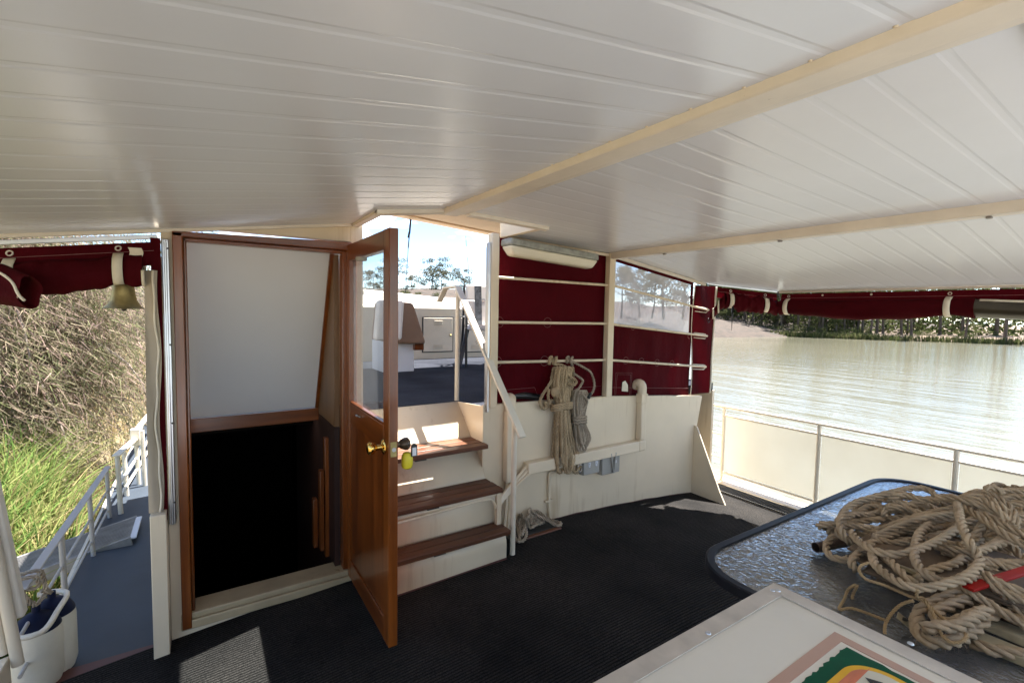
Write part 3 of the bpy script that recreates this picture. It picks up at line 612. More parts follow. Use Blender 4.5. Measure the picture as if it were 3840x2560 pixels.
mb = MB(); mb.grid(lambda u, v: V(2.585 + 1.0 * u, 2.642 + .006 * math.sin(7 * u) * math.sin(3.1 * v), zwb(2.585 + u) + (zwt(2.585 + u) - zwb(2.585 + u)) * v), 24, 10); mb.build('clear_window', M['vinyl'], t, smooth=180)
for x_, z_, q in ((2.87, 1.395, .02), (2.80, 1.135, .028), (2.98, 1.12, .028), (3.17, 1.10, .028), (3.36, 1.083, .028), (3.58, 1.315, .02)): mb = MB(); ring(mb, (x_, 2.628, z_), q); mb.build('round_patch', M['thread'], t, smooth=180)
for q in ([(2.60, 2.632, .935), (3.6, 2.632, .855)], [(2.70, 2.628, .86), (2.71, 2.628, 1.03), (2.86, 2.628, 1.02), (2.855, 2.628, .86)], [(2.686, 2.628, .86), (2.696, 2.628, 1.044), (2.874, 2.628, 1.034), (2.869, 2.628, .86)]): MB().tube(q, .001, 5).build('stitching', M['thread'], t, smooth=180)
mb = MB(); mb.prism([(2.765, 2.626, .895), (2.835, 2.626, .885), (2.83, 2.626, .94), (2.80, 2.626, .975), (2.77, 2.626, .965)], (0, .003, 0)); mb.build('cut_out', M['binding'], t, smooth=0)
t = thing('corner_flap', 'narrow maroon canvas flap with pale zip edges at the starboard corner', 'canvas flap', (3.72, 2.59, .8))
mb = MB()
def flap(u, v):
    z = .80 + (zo(3.75) - .02 - .80) * v; x0 = 3.612 + .012 * math.sin(z * 7); x1 = 3.835 + .06 * v + .012 * math.sin(z * 9 + 1)
    return V(x0 + (x1 - x0) * u, 2.625 + .012 * math.sin(u * 5 + z * 6) - .03 * u, z)
mb.grid(flap, 8, 24); mb.build('canvas', M['maroon'], t, smooth=180)
mb = MB(); mb.tube([flap(1, i / 24) + V(.004, -.004, 0) for i in range(25)], .008, 6); mb.build('zip_tape', M['binding'], t, smooth=180)
mb = MB(); mb.tube([flap(0, i / 24) + V(-.002, -.006, 0) for i in range(25)], .004, 6); mb.build('zip_tape', M['binding'], t, smooth=180)

# --- bulwark below the screens
t = thing('bulwark', 'cream painted bulwark wall between the stairs and the starboard side deck', 'wall', (2.6, 2.6, 0))
mb = MB(); mb.prism([(1.50, 2.6, -.03), (3.665, 2.6, -.16), (3.70, 2.6, .50), (3.762, 2.6, .779), (3.2, 2.6, .828), (2.57, 2.6, .874), (2.0, 2.6, .893), (1.50, 2.6, .906)], (0, .03, 0)); mb.build('wall_panel', M['cream'], t, smooth=0, bevel=.006)
mb = MB(); mb.prism([(3.655, 2.599, -.12), (3.655, 2.262, -.10), (3.655, 2.33, .02), (3.655, 2.57, .518), (3.655, 2.599, .525)], (.016, 0, 0)); mb.build('gusset', M['cream'], t, smooth=0, bevel=.003)
mb = MB(); q = [(x, 2.599, fz(x) - .01) for x in np.linspace(2.0, 3.65, 12)] + [(x, 2.599, fz(x) + .004 + .003 * math.sin(x * 17)) for x in np.linspace(3.65, 2.0, 12)]; mb.prism(q, (0, -.003, 0)); mb.build('base_edge', M['threshold'], t, smooth=0)

# --- ceiling lamp
t = thing('ceiling_lamp', 'long cream fluorescent lamp with a grey base above the maroon canvas', 'lamp', (1.97, 2.52, 1.9))
def lampshape(m_, zt_, zb_, w0, w1, e):
    P = lambda x, y, z: (x, y, z - .06 * (x - 1.62))
    m_.hexa([P(1.60 + e, 2.53 - w1, zb_), P(2.335 - e, 2.53 - w1, zb_), P(2.335 - e, 2.53 + w1, zb_), P(1.60 + e, 2.53 + w1, zb_), P(1.60, 2.53 - w0, zt_), P(2.335, 2.53 - w0, zt_), P(2.335, 2.53 + w0, zt_), P(1.60, 2.53 + w0, zt_)])
mb = MB(); lampshape(mb, 1.957, 1.912, .058, .062, -.002); mb.build('base', M['lamp_base'], t, bevel=.012, seg=3)
mb = MB(); lampshape(mb, 1.9115, 1.852, .062, .038, .035); mb.build('diffuser', M['diffuser'], t, bevel=.018, seg=4)

# --- cable trunking, sockets, conduit
t = thing('cable_trunking', 'cream cable trunking with rounded elbows running along the bulwark', 'trunking', (2.4, 2.57, .45))
mb = MB(); mb.tube(spline([(2.935, 2.655, .915), (2.935, 2.63, .940), (2.935, 2.60, .948), (2.935, 2.575, .93), (2.935, 2.572, .86)], .012), .036, 14); mb.box(2.900, 2.970, 2.54, 2.599, .80, .87); mb.build('elbow', M['cream'], t, bevel=.006)
mb = MB(); mb.box(2.905, 2.965, 2.543, 2.599, .50, .80); mb.build('upright', M['cream'], t, bevel=.010, seg=3)
mb = MB(); mb.box(2.890, 2.969, 2.539, 2.599, .412, .50); mb.build('corner_piece', M['cream'], t, bevel=.014, seg=3)
mb = MB(); mb.hexa([(1.815, 2.535, .415), (2.89, 2.535, .418), (2.89, 2.599, .418), (1.815, 2.599, .415), (1.815, 2.540, .492), (2.89, 2.540, .496), (2.89, 2.599, .496), (1.815, 2.599, .492)]); mb.build('run', M['cream'], t, bevel=.006)
mb = MB(); mb.box(1.645, 1.715, 2.543, 2.599, .385, .86); mb.build('upright', M['cream'], t, bevel=.010, seg=3)
mb = MB(); mb.tube(spline([(1.70, 2.655, .885), (1.70, 2.62, .925), (1.695, 2.59, .932), (1.685, 2.575, .91), (1.685, 2.572, .85)], .012), .037, 14); mb.build('elbow', M['cream'], t)
mb = MB()
for k in range(3): mb.tube(spline([(1.84, 2.57 - .012 * k, .478 - .024 * k), (1.76, 2.56 - .01 * k, .425 - .022 * k), (1.66, 2.54, .36 - .02 * k), (1.55, 2.48, .315 - .014 * k), (1.47, 2.42, .30 - .01 * k)], .02), .010, 8)
for k in range(2): mb.tube(spline([(1.665 + .028 * k, 2.57, .39), (1.66 + .028 * k, 2.565, .25), (1.645 + .03 * k, 2.56, .1), (1.65 + .03 * k, 2.56, .02)], .03), .012, 8)
mb.build('cable', M['cream'], t)
mb = MB(); mb.tube(spline([(1.76, 2.66, .935), (1.86, 2.65, .93), (2.0, 2.65, .90)], .02), .028, 10); mb.build('hose', M['black'], t)
mb = MB(); mb.tube(spline([(2.925, 2.66, .93), (2.89, 2.69, .985), (2.86, 2.72, 1.0)], .02), .02, 10); mb.build('hose', M['black'], t)
t = thing('conduit', 'thin cream conduit pipe turning down to the deck below the trunking', 'pipe', (2.03, 2.585, .2))
mb = MB(); mb.tube(spline([(2.42, 2.585, .395), (2.10, 2.585, .385), (2.05, 2.585, .383), (2.032, 2.585, .368), (2.03, 2.585, .33), (2.032, 2.585, .15), (2.045, 2.585, .03)], .012), .0105, 10)
mb.tube([(2.105, 2.585, .386), (2.065, 2.585, .384)], .0135, 10); mb.tube([(2.031, 2.585, .345), (2.031, 2.585, .315)], .0135, 10); mb.build('pipe', M['cream'], t)
mb = MB(); mb.box(1.995, 2.06, 2.575, 2.599, .172, .186); mb.build('clip', M['cream'], t, bevel=.003)
def outlet(px0, px1, py0, py1, name, label, cat, sw):
    a = on_y(px0, py0, 2.56); b_ = on_y(px1, py1, 2.56)
    t = thing(name, label, cat, ((a.x + b_.x) / 2, 2.58, (a.z + b_.z) / 2))
    x0, x1, z0, z1 = a.x, b_.x, b_.z, a.z
    mb = MB(); mb.hexa([(x0 - .004, 2.55, z0), (x1 + .004, 2.55, z0), (x1 + .008, 2.599, z0 - .004), (x0 - .008, 2.599, z0 - .004), (x0 - .004, 2.55, z1), (x1 + .004, 2.55, z1), (x1 + .008, 2.599, z1 + .004), (x0 - .008, 2.599, z1 + .004)]); mb.build('housing', M['socket'], t, bevel=.005)
    return t, x0, x1, z0, z1
t, x0, x1, z0, z1 = outlet(2188, 2243, 1716, 1768, 'power_outlet', 'grey double power outlet beside the rope under the trunking', 'socket', 0)
for fx in (.32, .78):
    cx = x0 + (x1 - x0) * fx; cz = (z0 + z1) / 2 + .008
    mb = MB(); mb.box(cx - .010, cx + .010, 2.543, 2.551, cz - .018, cz + .018); s_ = mb.build('rocker', M['white'], t, bevel=.002)
    mb = MB(); mb.box(cx - .003, cx - .001, 2.5415, 2.544, cz + .003, cz + .009); mb.box(cx + .001, cx + .003, 2.5415, 2.544, cz - .010, cz - .004); mb.build('slots', M['black'], s_)
t, x0, x1, z0, z1 = outlet(2258, 2318, 1700, 1766, 'switch_box', 'grey weatherproof switch box with a V shaped flap', 'switch', 0)
cx = (x0 + x1) / 2 + .012; cz = (z0 + z1) / 2
mb = MB(); mb.bar((cx - .026, 2.545, z1 - .006), (cx, 2.540, z0 + .008), .008, .02, (0, 1, 0)); mb.bar((cx + .024, 2.545, z1 - .004), (cx + .004, 2.540, z0 + .008), .008, .02, (0, 1, 0)); mb.build('flap', M['socket'], t, bevel=.001)
mb = MB(); mb.box(cx + .026, cx + .036, 2.541, 2.551, cz - .004, cz + .018); mb.build('rocker', M['white'], t, bevel=.002)

# --- floor hatch under the small rope
t = thing('floor_hatch', 'dark floor hatch with a brown edge under the small grey rope', 'hatch', (1.85, 2.5, .03))
MB().hexa([(1.62, 2.452, fz(1.7) + .002), (2.03, 2.462, fz(2.0) + .002), (2.06, 2.575, fz(2.0) + .002), (1.62, 2.575, fz(1.7) + .002), (1.62, 2.452, fz(1.7) + .018), (2.03, 2.462, fz(2.0) + .018), (2.06, 2.575, fz(2.0) + .018), (1.62, 2.575, fz(1.7) + .018)]).build('cover', M['hatch'], t, bevel=.003)
MB().hexa([(1.62, 2.425, fz(1.7) + .002), (2.03, 2.437, fz(2.0) + .002), (2.03, 2.460, fz(2.0) + .002), (1.62, 2.450, fz(1.7) + .002), (1.62, 2.430, fz(1.7) + .012), (2.03, 2.440, fz(2.0) + .012), (2.03, 2.460, fz(2.0) + .014), (1.62, 2.450, fz(1.7) + .014)]).build('timber_edge', M['tread'], t, bevel=.002)

# --- port side: low post, zip flap, track
t = thing('low_post', 'short cream post below the zip flap left of the cabin doorway', 'post', (-.165, 2.55, 0))
mb = MB(); mb.box(-.197, -.139, 2.50, 2.60, -.12, .60); mb.build('post_body', M['cream'], t, bevel=.004)
t = thing('sail_track', 'aluminium curtain track screwed beside the cabin doorway', 'track', (-.12, 2.59, 1.2))
mb = MB(); mb.box(-.133, -.108, 2.575, 2.599, .52, 1.79); mb.box(-.126, -.116, 2.568, 2.575, .52, 1.79); mb.build('channel', M['alu'], t, bevel=.003)
for z_ in (1.75, 1.33, .98, .62): MB().ball((-.112, 2.573, z_), .004, nu=8, nv=5).build('screw', M['hatch'], t)
t = thing('zip_flap', 'beige vinyl curtain edge with a zip hanging left of the doorway', 'curtain edge', (-.19, 2.55, 1.2))
def zf(u, v):
    z = .60 + 1.05 * v; return V(-.203 + .008 * v + .050 * u + .006 * math.sin(z * 11) * (u > .5), 2.545 + .008 * math.sin(u * 4 + z * 5), z)
mb = MB(); mb.grid(zf, 8, 40); mb.build('vinyl_edge', M['flap_vinyl'], t, smooth=180)
mb = MB(); mb.tube([zf(.75, i / 60) + V(.003 * math.sin(i * .5), -.006, 0) for i in range(61)], .0045, 6); mb.build('zip_teeth', M['binding'], t, smooth=180)
mb = MB(); mb.grid(lambda u, v: V(-.172 + .036 * u, 2.56 + .012 * math.sin(3 * v), .55 + 1.24 * v), 3, 12); mb.build('maroon_edge', M['maroon'], t, smooth=180)

# --- rolled curtains
def roll_curtain(t, P, n_in, hdr, rad, sag, straps, nl=60, seed=0, mroll='maroon', wob=.22, ext=(0, 1)):
    """P(s) -> top line point; n_in: direction into the deck; a hanging header and a roll below it"""
    r_ = random.Random(seed); ph = [r_.uniform(0, 6.28) for _ in range(8)]; n_in = Vector(n_in)
    mb = MB(); mb.grid(lambda u, v: P(u) + V(0, 0, -.012 - (hdr + rad * .6) * v) + n_in * (.012 * math.sin(math.pi * v) + .004 * math.sin(u * 40 + ph[0]) * v), nl, 5)
    mb.build('header', M['maroon'], t, smooth=180)
    def dz(s):
        if not straps: return sag
        ss = sorted(straps); d = min(abs(s - k) for k in ss); return sag * min(1, d * 6)
    def rc(s): return P(s) + V(0, 0, -hdr - rad - dz(s)) + n_in * (.01 + rad * .2)
    def roll(u, v):
        s = ext[0] + (ext[1] - ext[0]) * u; a = 2 * math.pi * v
        k = 1 + wob * (math.sin(a * 2 + s * 17 + ph[1]) * .5 + math.sin(a * 3 - s * 31 + ph[2]) * .35 + math.sin(s * 63 + a + ph[3]) * .25)
        if straps:
            d = min(abs(s - q) for q in straps); k *= .78 + .22 * min(1, d * 14)
        return rc(s) + n_in * math.cos(a) * rad * .8 * k + V(0, 0, math.sin(a) * rad * k * 1.12)
    mb = MB(); mb.grid(roll, nl * 2, 22)
    for e in (0, 1):
        o = len(mb.v); s = ext[e]; mb.v.append(tuple(rc(s))); ringv = [roll(e, k / 22) for k in range(22)]
        mb.v.extend([tuple(p) for p in ringv]); mb.f.extend([(o, o + 1 + k, o + 1 + (k + 1) % 22) for k in range(22)])
    mb.build('roll', M[mroll], t, smooth=180)
    for s in straps:
        d = (P(min(1, s + .01)) - P(max(0, s - .01))).normalized(); wd = .017
        pts = [P(s) + V(0, 0, -.055) + n_in * .022, P(s) + V(0, 0, -hdr - .01) + n_in * (.03 + rad * .35)] + [rc(s) + n_in * math.cos(R(a)) * rad * .86 + V(0, 0, math.sin(R(a)) * rad * 1.02) for a in (40, 10, -20, -50, -75, -95)]
        mb = MB(); q = spline(pts, .02)
        mb.add([p + d * wd * e_ for p in q for e_ in (-1, 1)], [(2 * i, 2 * i + 1, 2 * i + 3, 2 * i + 2) for i in range(len(q) - 1)])
        o = mb.build('strap', M['binding'], t, smooth=180); sm = o.modifiers.new('thick', 'SOLIDIFY'); sm.thickness = .004; sm.offset = 0
        mb = MB(); mb.tube([P(s) + V(0, 0, -.034) + n_in * .018 + d * .009 * math.cos(i * math.pi / 6) + V(0, 0, .009 * math.sin(i * math.pi / 6)) for i in range(12)], .003, 6, True); mb.build('eyelet', M['alu_dull'], t, smooth=180)
    mb = MB(); mb.tube([P(i / 30) + V(0, 0, -.05) + n_in * .013 for i in range(31)], .0009, 5); mb.build('stitching', M['thread'], t, smooth=180)
    return rc, roll
t = thing('rolled_curtain', 'dark maroon curtain rolled up with cream straps above the port walkway', 'curtain', (-.4, 2.58, 1.7))
PL = lambda s: V(-.72 + .56 * s, 2.575, zl(-.72 + .56 * s) - .042)
rc, rl = roll_curtain(t, PL, (0, -1, 0), .065, .058, .012, [.22, .79], seed=3, ext=(-.02, .93), wob=.10)
mb = MB(); mb.tube([rl(1, k / 22) + V(.003, 0, 0) for k in range(8, 23)], .006, 6); mb.build('binding', M['binding'], t, smooth=180)
mb = MB(); mb.grid(lambda u, v: V(-.245 + .045 * u + .006 * math.sin(v * 8), 2.54, 1.74 - .10 * v), 3, 10); mb.build('zip_tape', M['binding'], t, smooth=180)
a = on_y(55, 1065, 2.46)
mb = MB(); mb.grid(lambda u, v: a + V((.062 - .03 * u) * math.cos(2 * math.pi * v) * (1 + .15 * math.sin(v * 25)) - .05 + .10 * u, .05 - .10 * u, (.075 - .015 * u) * math.sin(2 * math.pi * v) - .03 * u), 10, 22)
mb.build('roll_end', M['maroon'], t, smooth=180)
mb = MB(); mb.tube([a + V(-.05 + .1 * s_ + .0, -.055 * s_ - .01, .05 - .11 * s_) + V(.012 * math.sin(s_ * 5), 0, 0) for s_ in [i / 16 for i in range(17)]], .005, 6); mb.build('zip_teeth', M['binding'], t, smooth=180)

NP = V(.4, .48, 0).normalized(); CP = NP.dot(V(3.74, 2.575, 0))
t = thing('rolled_curtain', 'bright maroon curtain bundled up across the starboard corner with loose folds', 'curtain', (4.0, 2.38, 1.65))
PC = lambda s: V(3.80 + .38 * s, 2.525 - .317 * s, zo(3.80 + .38 * s) - .012)
rc, rl = roll_curtain(t, PC, tuple(-NP), .055, .062, .012, [.22, .80], seed=5, ext=(.12, .99))
mb = MB(); e0 = rc(.13)
def droop(u, v):
    c_ = e0 + V(-.10 * u, .07 * u, -.10 * u - .05 * u * u); rr = (.06 - .022 * u * u) * (1 + .15 * math.sin(v * 19 + u * 9)); a_ = 2 * math.pi * v
    return c_ + V(math.cos(a_) * rr * .8, math.cos(a_) * rr * .5, math.sin(a_) * rr * .85)
mb.grid(droop, 14, 20); o = len(mb.v); mb.v.append(tuple(e0 + V(-.105, .074, -.155))); mb.v.extend([tuple(droop(1, k / 20)) for k in range(20)]); mb.f.extend([(o, o + 1 + k, o + 1 + (k + 1) % 20) for k in range(20)])
mb.build('drooping_end', M['maroon'], t, smooth=180)
for u_ in (.45, .8):
    mb = MB(); mb.tube([droop(u_, k / 20) * 1.0 + (droop(u_, k / 20) - (e0 + V(-.10 * u_, .07 * u_, -.10 * u_ - .05 * u_ * u_))) * .04 for k in range(20)], .007, 6, True); mb.build('binding', M['binding'], t, smooth=180)
q = e0 + V(-.11, .078, -.175)
mb = MB(); mb.tube([q + V(.012 * math.cos(i * math.pi / 8), 0, .018 * math.sin(i * math.pi / 8)) for i in range(16)], .003, 6, True); mb.build('loop', M['black'], t, smooth=180)
mb = MB(); mb.tube([rc(.22) + V(-.01, -.03, -.05), rc(.22) + V(-.01, -.03, -.13), rc(.22) + V(-.012, -.03, -.26)], lambda s_: .009 * (1 - s_) + .0015, 6); mb.build('tie_cord', M['black'], t, smooth=180)

t = thing('rolled_curtain', 'long maroon curtain rolled up along the starboard eave above the rail', 'curtain', (4.17, 1, 1.65))
PS = lambda s: V(4.175, 2.16 - 2.2 * s, zo(4.175) - .014)
rc, rl = roll_curtain(t, PS, (-1, 0, 0), .062, .062, .02, [.03, .50], nl=110, seed=8, ext=(.0, .56), wob=.12)
def vroll(u, v):
    s = .56 + .44 * u; a_ = 2 * math.pi * v; return rc(s) + V(-math.cos(a_) * .05, 0, math.sin(a_) * (.055 + .01 * math.sin(a_ * 2)))
mb = MB(); mb.grid(vroll, 30, 20); mb.build('window_roll', M['window_roll'], t, smooth=180)
mb = MB(); mb.tube([rc(.57 + .43 * i / 10) + V(-.03, 0, .052) for i in range(11)], .008, 6); mb.build('window_edge', M['binding'], t, smooth=180)
for k in (.15, .30, .68):
    mb = MB(); mb.lathe([(.006, 0), (.008, -.004)], PS(k) + V(-.02, 0, -.03), 10, 'x'); mb.build('eyelet', M['alu_dull'], t)

# --- brass bell
t = thing('ship_bell', 'small tarnished brass bell hanging under the port curtain roll', 'bell', tuple(on_y(463, 1085, 2.62)))
c = on_y(465, 1156, 2.62)
mb = MB(); mb.lathe([(.0, .122), (.012, .121), (.030, .112), (.037, .10), (.040, .07), (.046, .035), (.060, .010), (.074, .0), (.070, -.002), (.052, .012), (.03, .09)], c, 32, cap=False); mb.build('bell_body', M['old_brass'], t, smooth=60)
mb = MB(); mb.tube([c + V(0, 0, .118), c + V(0, 0, .185)], .008, 8); mb.build('bracket', M['hatch'], t)
mb = MB(); mb.tube([c + V(0, 0, .09), c + V(0, 0, .0)], .004, 6); mb.ball(c + V(0, 0, -.002), .01); mb.build('clapper', M['hatch'], t)

# --- starboard rail with infill panels
t = thing('side_rail', 'cream starboard rail with pale infill panels above the river', 'rail', (4.3, 1, -.1))
RXX = 4.3; top = lambda y: .606 + .022 * (2.8 - y) / 2; mid = lambda y: top(y) - .085
mb = MB(); mb.tube([(RXX, 6.2, .55), (RXX, 2.72, top(2.72)), (RXX, -2.5, top(-1))], .0135, 10); mb.build('top_rail', M['rail_grey'], t)
mb = MB(); mb.tube([(RXX, 2.72, mid(2.72)), (RXX, -2.5, mid(-1))], .011, 8); mb.build('mid_rail', M['rail_grey'], t)
mb = MB(); mb.tube([(RXX, 6.2, .28), (RXX, 2.72, .33)], .010, 8); mb.tube([(RXX, 6.2, .06), (RXX, 2.72, .10)], .010, 8); mb.build('mid_rail', M['rail_grey'], t)
mb = MB(); mb.tube([(RXX, 2.72, -.045), (RXX, -2.5, -.045)], .011, 8); mb.build('bottom_rail', M['rail_grey'], t)
for y in (4.5, 2.72, 1.86, 1.0, .14, -.72):
    mb = MB(); mb.tube([(RXX, y, -.13), (RXX, y, top(y))], .016, 10); mb.build('post', M['rail_grey'], t)
for y0, y1 in ((1.88, 2.70), (1.02, 1.84), (.16, .98), (-.70, .12), (-2.4, -.74)):
    mb = MB(); mb.box(RXX + .004, RXX + .009, y0, y1, -.03, mid(y0) - .012); mb.build('infill_panel', M['panel_white'], t, smooth=0)
mb = MB(); mb.box(4.18, 4.38, -2.6, 6.3, -.16, -.118); mb.build('kerb', M['cream'], t, bevel=.012)

# --- glass table
TZ = 0.70
t = thing('glass_table', 'patio table with hammered glass top and rounded black rim', 'table', (2.15, .3, 0))
tx0, tx1, ty0, ty1, rr = 1.33, 2.93, -.45, .945, .17
out = []
for cx, cy, a0 in ((tx1 - rr, ty1 - rr, 0), (tx0 + rr, ty1 - rr, 90), (tx0 + rr, ty0 + rr, 180), (tx1 - rr, ty0 + rr, 270)):
    for k in range(9): a_ = R(a0 + k * 90 / 8); out.append((cx + rr * math.cos(a_), cy + rr * math.sin(a_)))
mb = MB(); mb.prism([(x, y, TZ - .012) for x, y in out], (0, 0, .008)); mb.build('glass_top', M['table_glass'], t, smooth=0)
mb = MB(); prr = [(.014, -.030), (.016, -.002), (.010, .002), (-.012, .002), (-.014, -.003), (-.012, -.030)]
nn = len(out); vs = []
for i in range(nn):
    p = Vector((*out[i], 0)); nx_ = Vector((*out[(i + 1) % nn], 0)) - Vector((*out[i - 1], 0)); nrm = V(nx_.y, -nx_.x, 0).normalized()
    for d_, z_ in prr: vs.append(p + nrm * d_ + V(0, 0, TZ + z_))
k_ = len(prr); mb.add(vs, [(i * k_ + j, i * k_ + (j + 1) % k_, ((i + 1) % nn) * k_ + (j + 1) % k_, ((i + 1) % nn) * k_ + j) for i in range(nn) for j in range(k_)])
mb.build('rim', M['rim'], t, smooth=30)
for sx, sy in ((0, 0), (1, 0), (0, 1), (1, 1)):
    x = tx0 + .14 + sx * (tx1 - tx0 - .28); y = ty0 + .14 + sy * (ty1 - ty0 - .28)
    mb = MB(); mb.tube([(x, y, TZ - .02), (x + (.05 if sx else -.05), y + (.05 if sy else -.05), fz(x))], .019, 10); mb.build('leg', M['rim'], t)
mb = MB(); mb.tube([(tx0 + .14, ty0 + .14, TZ - .028), (tx1 - .14, ty0 + .14, TZ - .028), (tx1 - .14, ty1 - .14, TZ - .028), (tx0 + .14, ty1 - .14, TZ - .028)], .012, 8, True); mb.build('frame', M['rim'], t)

# --- the heap on the table
def tp(cx, cy, h=0.0): return on_z(3000 + cx * .36988, 1780 + cy * .36988, TZ + h)
def TP(lst): return [tp(*p) for p in lst]
t = thing('folded_tarp', 'folded brown canvas sheet lying under the rope heap on the glass table', 'canvas', tuple(tp(900, 1250, 0)))
e0 = tp(520, 1010, .0); e1 = tp(1180, 1420, .0); ud = V(.06, -1, 0).normalized(); vd = V(1, .06, 0).normalized()
def serp(off, layers, h0, hgt, ln):
    pts = []; d = hgt / layers
    for k in range(layers):
        z = h0 + d * k; a_, b_ = (ln, .03) if k % 2 == 0 else (.03, ln)
        if k: pts.append((-.012 if k % 2 else ln + .01, z - d * .5))
        pts += [(a_, z), ((a_ + b_) / 2, z + d * .12), (b_, z)]
    return [e0 + ud * (u + off) + V(0, 0, z) for u, z in pts]
for off, lay, h0, hg, ln in ((0.0, 4, .052, .050, .40), (.04, 3, .024, .028, .36), (.07, 2, .004, .018, .33)):
    q = spline(serp(off, lay, h0, hg, ln), .012); mb = MB()
    vs = []; 
    for p in q: vs += [p - vd * .01, p + vd * .10, p + vd * .34]
    mb.add(vs, [(3 * i + j, 3 * i + 3 + j, 3 * i + 4 + j, 3 * i + 1 + j) for i in range(len(q) - 1) for j in range(2)])
    o = mb.build('fold', M['tarp'], t, smooth=180); s_ = o.modifiers.new('sheet', 'SOLIDIFY'); s_.thickness = .005
RT = .0125
t = thing('rope_heap', 'large tangled heap of thick tan rope on the glass table', 'rope', tuple(tp(1500, 800, 0)))
strands = [
 [(1385, 215, .17), (1300, 150, .18), (1150, 135, .18), (950, 175, .17), (750, 225, .15), (560, 285, .135), (450, 370, .12), (405, 480, .11), (430, 580, .10), (480, 660, .08), (560, 720, .06)],
 [(1390, 260, .16), (1240, 250, .165), (1090, 205, .165), (960, 215, .16), (880, 250, .14), (1000, 275, .14), (1120, 305, .14), (1280, 330, .13)],
 [(1570, 335, .17), (1350, 385, .15), (1130, 440, .13), (940, 510, .11), (780, 570, .09), (640, 600, .07), (500, 560, .06), (430, 490, .05)],
 [(1600, 425, .15), (1310, 475, .13), (1100, 545, .11), (900, 620, .10), (720, 690, .09), (590, 800, .08), (520, 890, .07), (560, 960, .05)],
 [(1580, 390, .16), (1280, 430, .15), (1060, 500, .13), (860, 580, .11), (760, 640, .10), (900, 690, .09), (1100, 680, .10)],
 [(400, 520, .07), (320, 540, .06), (300, 585, .05), (360, 575, .04), (450, 545, .05)],
 [(400, 590, .07), (320, 640, .05), (265, 720, .035), (300, 810, .03), (400, 855, .03), (530, 845, .045), (640, 800, .06)],
 [(520, 580, .10), (560, 640, .10), (700, 740, .115), (880, 800, .12), (1080, 790, .13), (1330, 700, .14), (1520, 590, .15), (1640, 500, .16)],
 [(730, 790, .10), (760, 900, .105), (880, 1010, .11), (1050, 1110, .12), (1200, 1145, .12), (1400, 1125, .13), (1600, 1065, .14), (1750, 980, .145), (1820, 880, .15), (1790, 790, .16), (1720, 680, .18), (1660, 560, .19), (1620, 430, .195), (1600, 310, .19), (1560, 250, .17)],
 [(1310, 505, .14), (1220, 580, .14), (1170, 720, .135), (1160, 830, .13), (1220, 950, .13), (1340, 1045, .13), (1520, 1085, .13), (1700, 1050, .13), (1780, 1010, .12)],
 [(860, 830, .10), (940, 900, .11), (1030, 990, .11), (1110, 1070, .105), (1150, 1090, .09)],
 [(1380, 225, .185), (1600, 245, .20), (1800, 300, .20), (1980, 370, .19), (2100, 430, .18), (2190, 500, .16)],
 [(1660, 330, .18), (1800, 410, .18), (1960, 520, .17), (2130, 630, .16), (2330, 740, .15)],
 [(1720, 340, .175), (1900, 420, .175), (2050, 500, .17), (2350, 640, .16)],
 [(1360, 720, .11), (1550, 750, .12), (1750, 780, .13), (1930, 720, .14), (2050, 640, .14), (2080, 560, .13), (2000, 500, .12)],
 [(1780, 790, .14), (1950, 720, .14), (2120, 660, .14)],
 [(1830, 970, .13), (1960, 1060, .13), (2110, 1130, .125), (2330, 1210, .12)],
 [(1800, 1010, .12), (1930, 1100, .12), (2080, 1190, .115), (2330, 1300, .11)],
 [(1640, 1100, .10), (1750, 1200, .10), (1930, 1310, .09), (2120, 1430, .08), (2330, 1540, .07)],
 [(1950, 1150, .09), (2050, 1230, .09), (2160, 1330, .08), (2330, 1450, .07)],
 [(1660, 235, .20), (1780, 190, .215), (1920, 200, .22), (2060, 270, .215), (2150, 360, .20), (2190, 460, .18), (2170, 540, .15)],
 [(1640, 250, .20), (1760, 215, .215), (1900, 235, .215), (2030, 310, .21), (2120, 400, .19), (2150, 500, .17)],
 [(1660, 270, .195), (1770, 245, .21), (1880, 270, .21), (2000, 350, .205), (2090, 450, .185)],
 [(1900, 170, .20), (1900, 135, .21), (1960, 130, .21), (2030, 165, .20), (2020, 200, .18)],
 [(1990, 200, .18), (2100, 160, .19), (2330, 190, .19)], [(2060, 250, .17), (2180, 220, .18), (2350, 260, .18)], [(2120, 300, .16), (2240, 290, .17), (2400, 350, .16)],
 [(2150, 420, .15), (2250, 400, .16), (2400, 450, .15)], [(1750, 660, .12), (1840, 520, .15), (1900, 470, .15), (1960, 520, .14), (1900, 640, .12)],
 [(880, 350, .12), (960, 330, .13), (1100, 350, .13), (1250, 400, .13), (1300, 440, .12)], [(850, 420, .10), (880, 340, .12), (960, 300, .13), (1120, 310, .14)],
 [(520, 470, .07), (600, 380, .09), (700, 320, .10), (790, 330, .10), (820, 370, .09)], [(450, 480, .05), (600, 470, .07), (760, 400, .09), (900, 370, .10)],
 [(1180, 1060, .09), (1350, 960, .10), (1560, 900, .11), (1680, 800, .11), (1640, 700, .10)],
]
mb = MB()
for s_ in strands: mb.rope(TP(s_), RT)
r_ = random.Random(21)
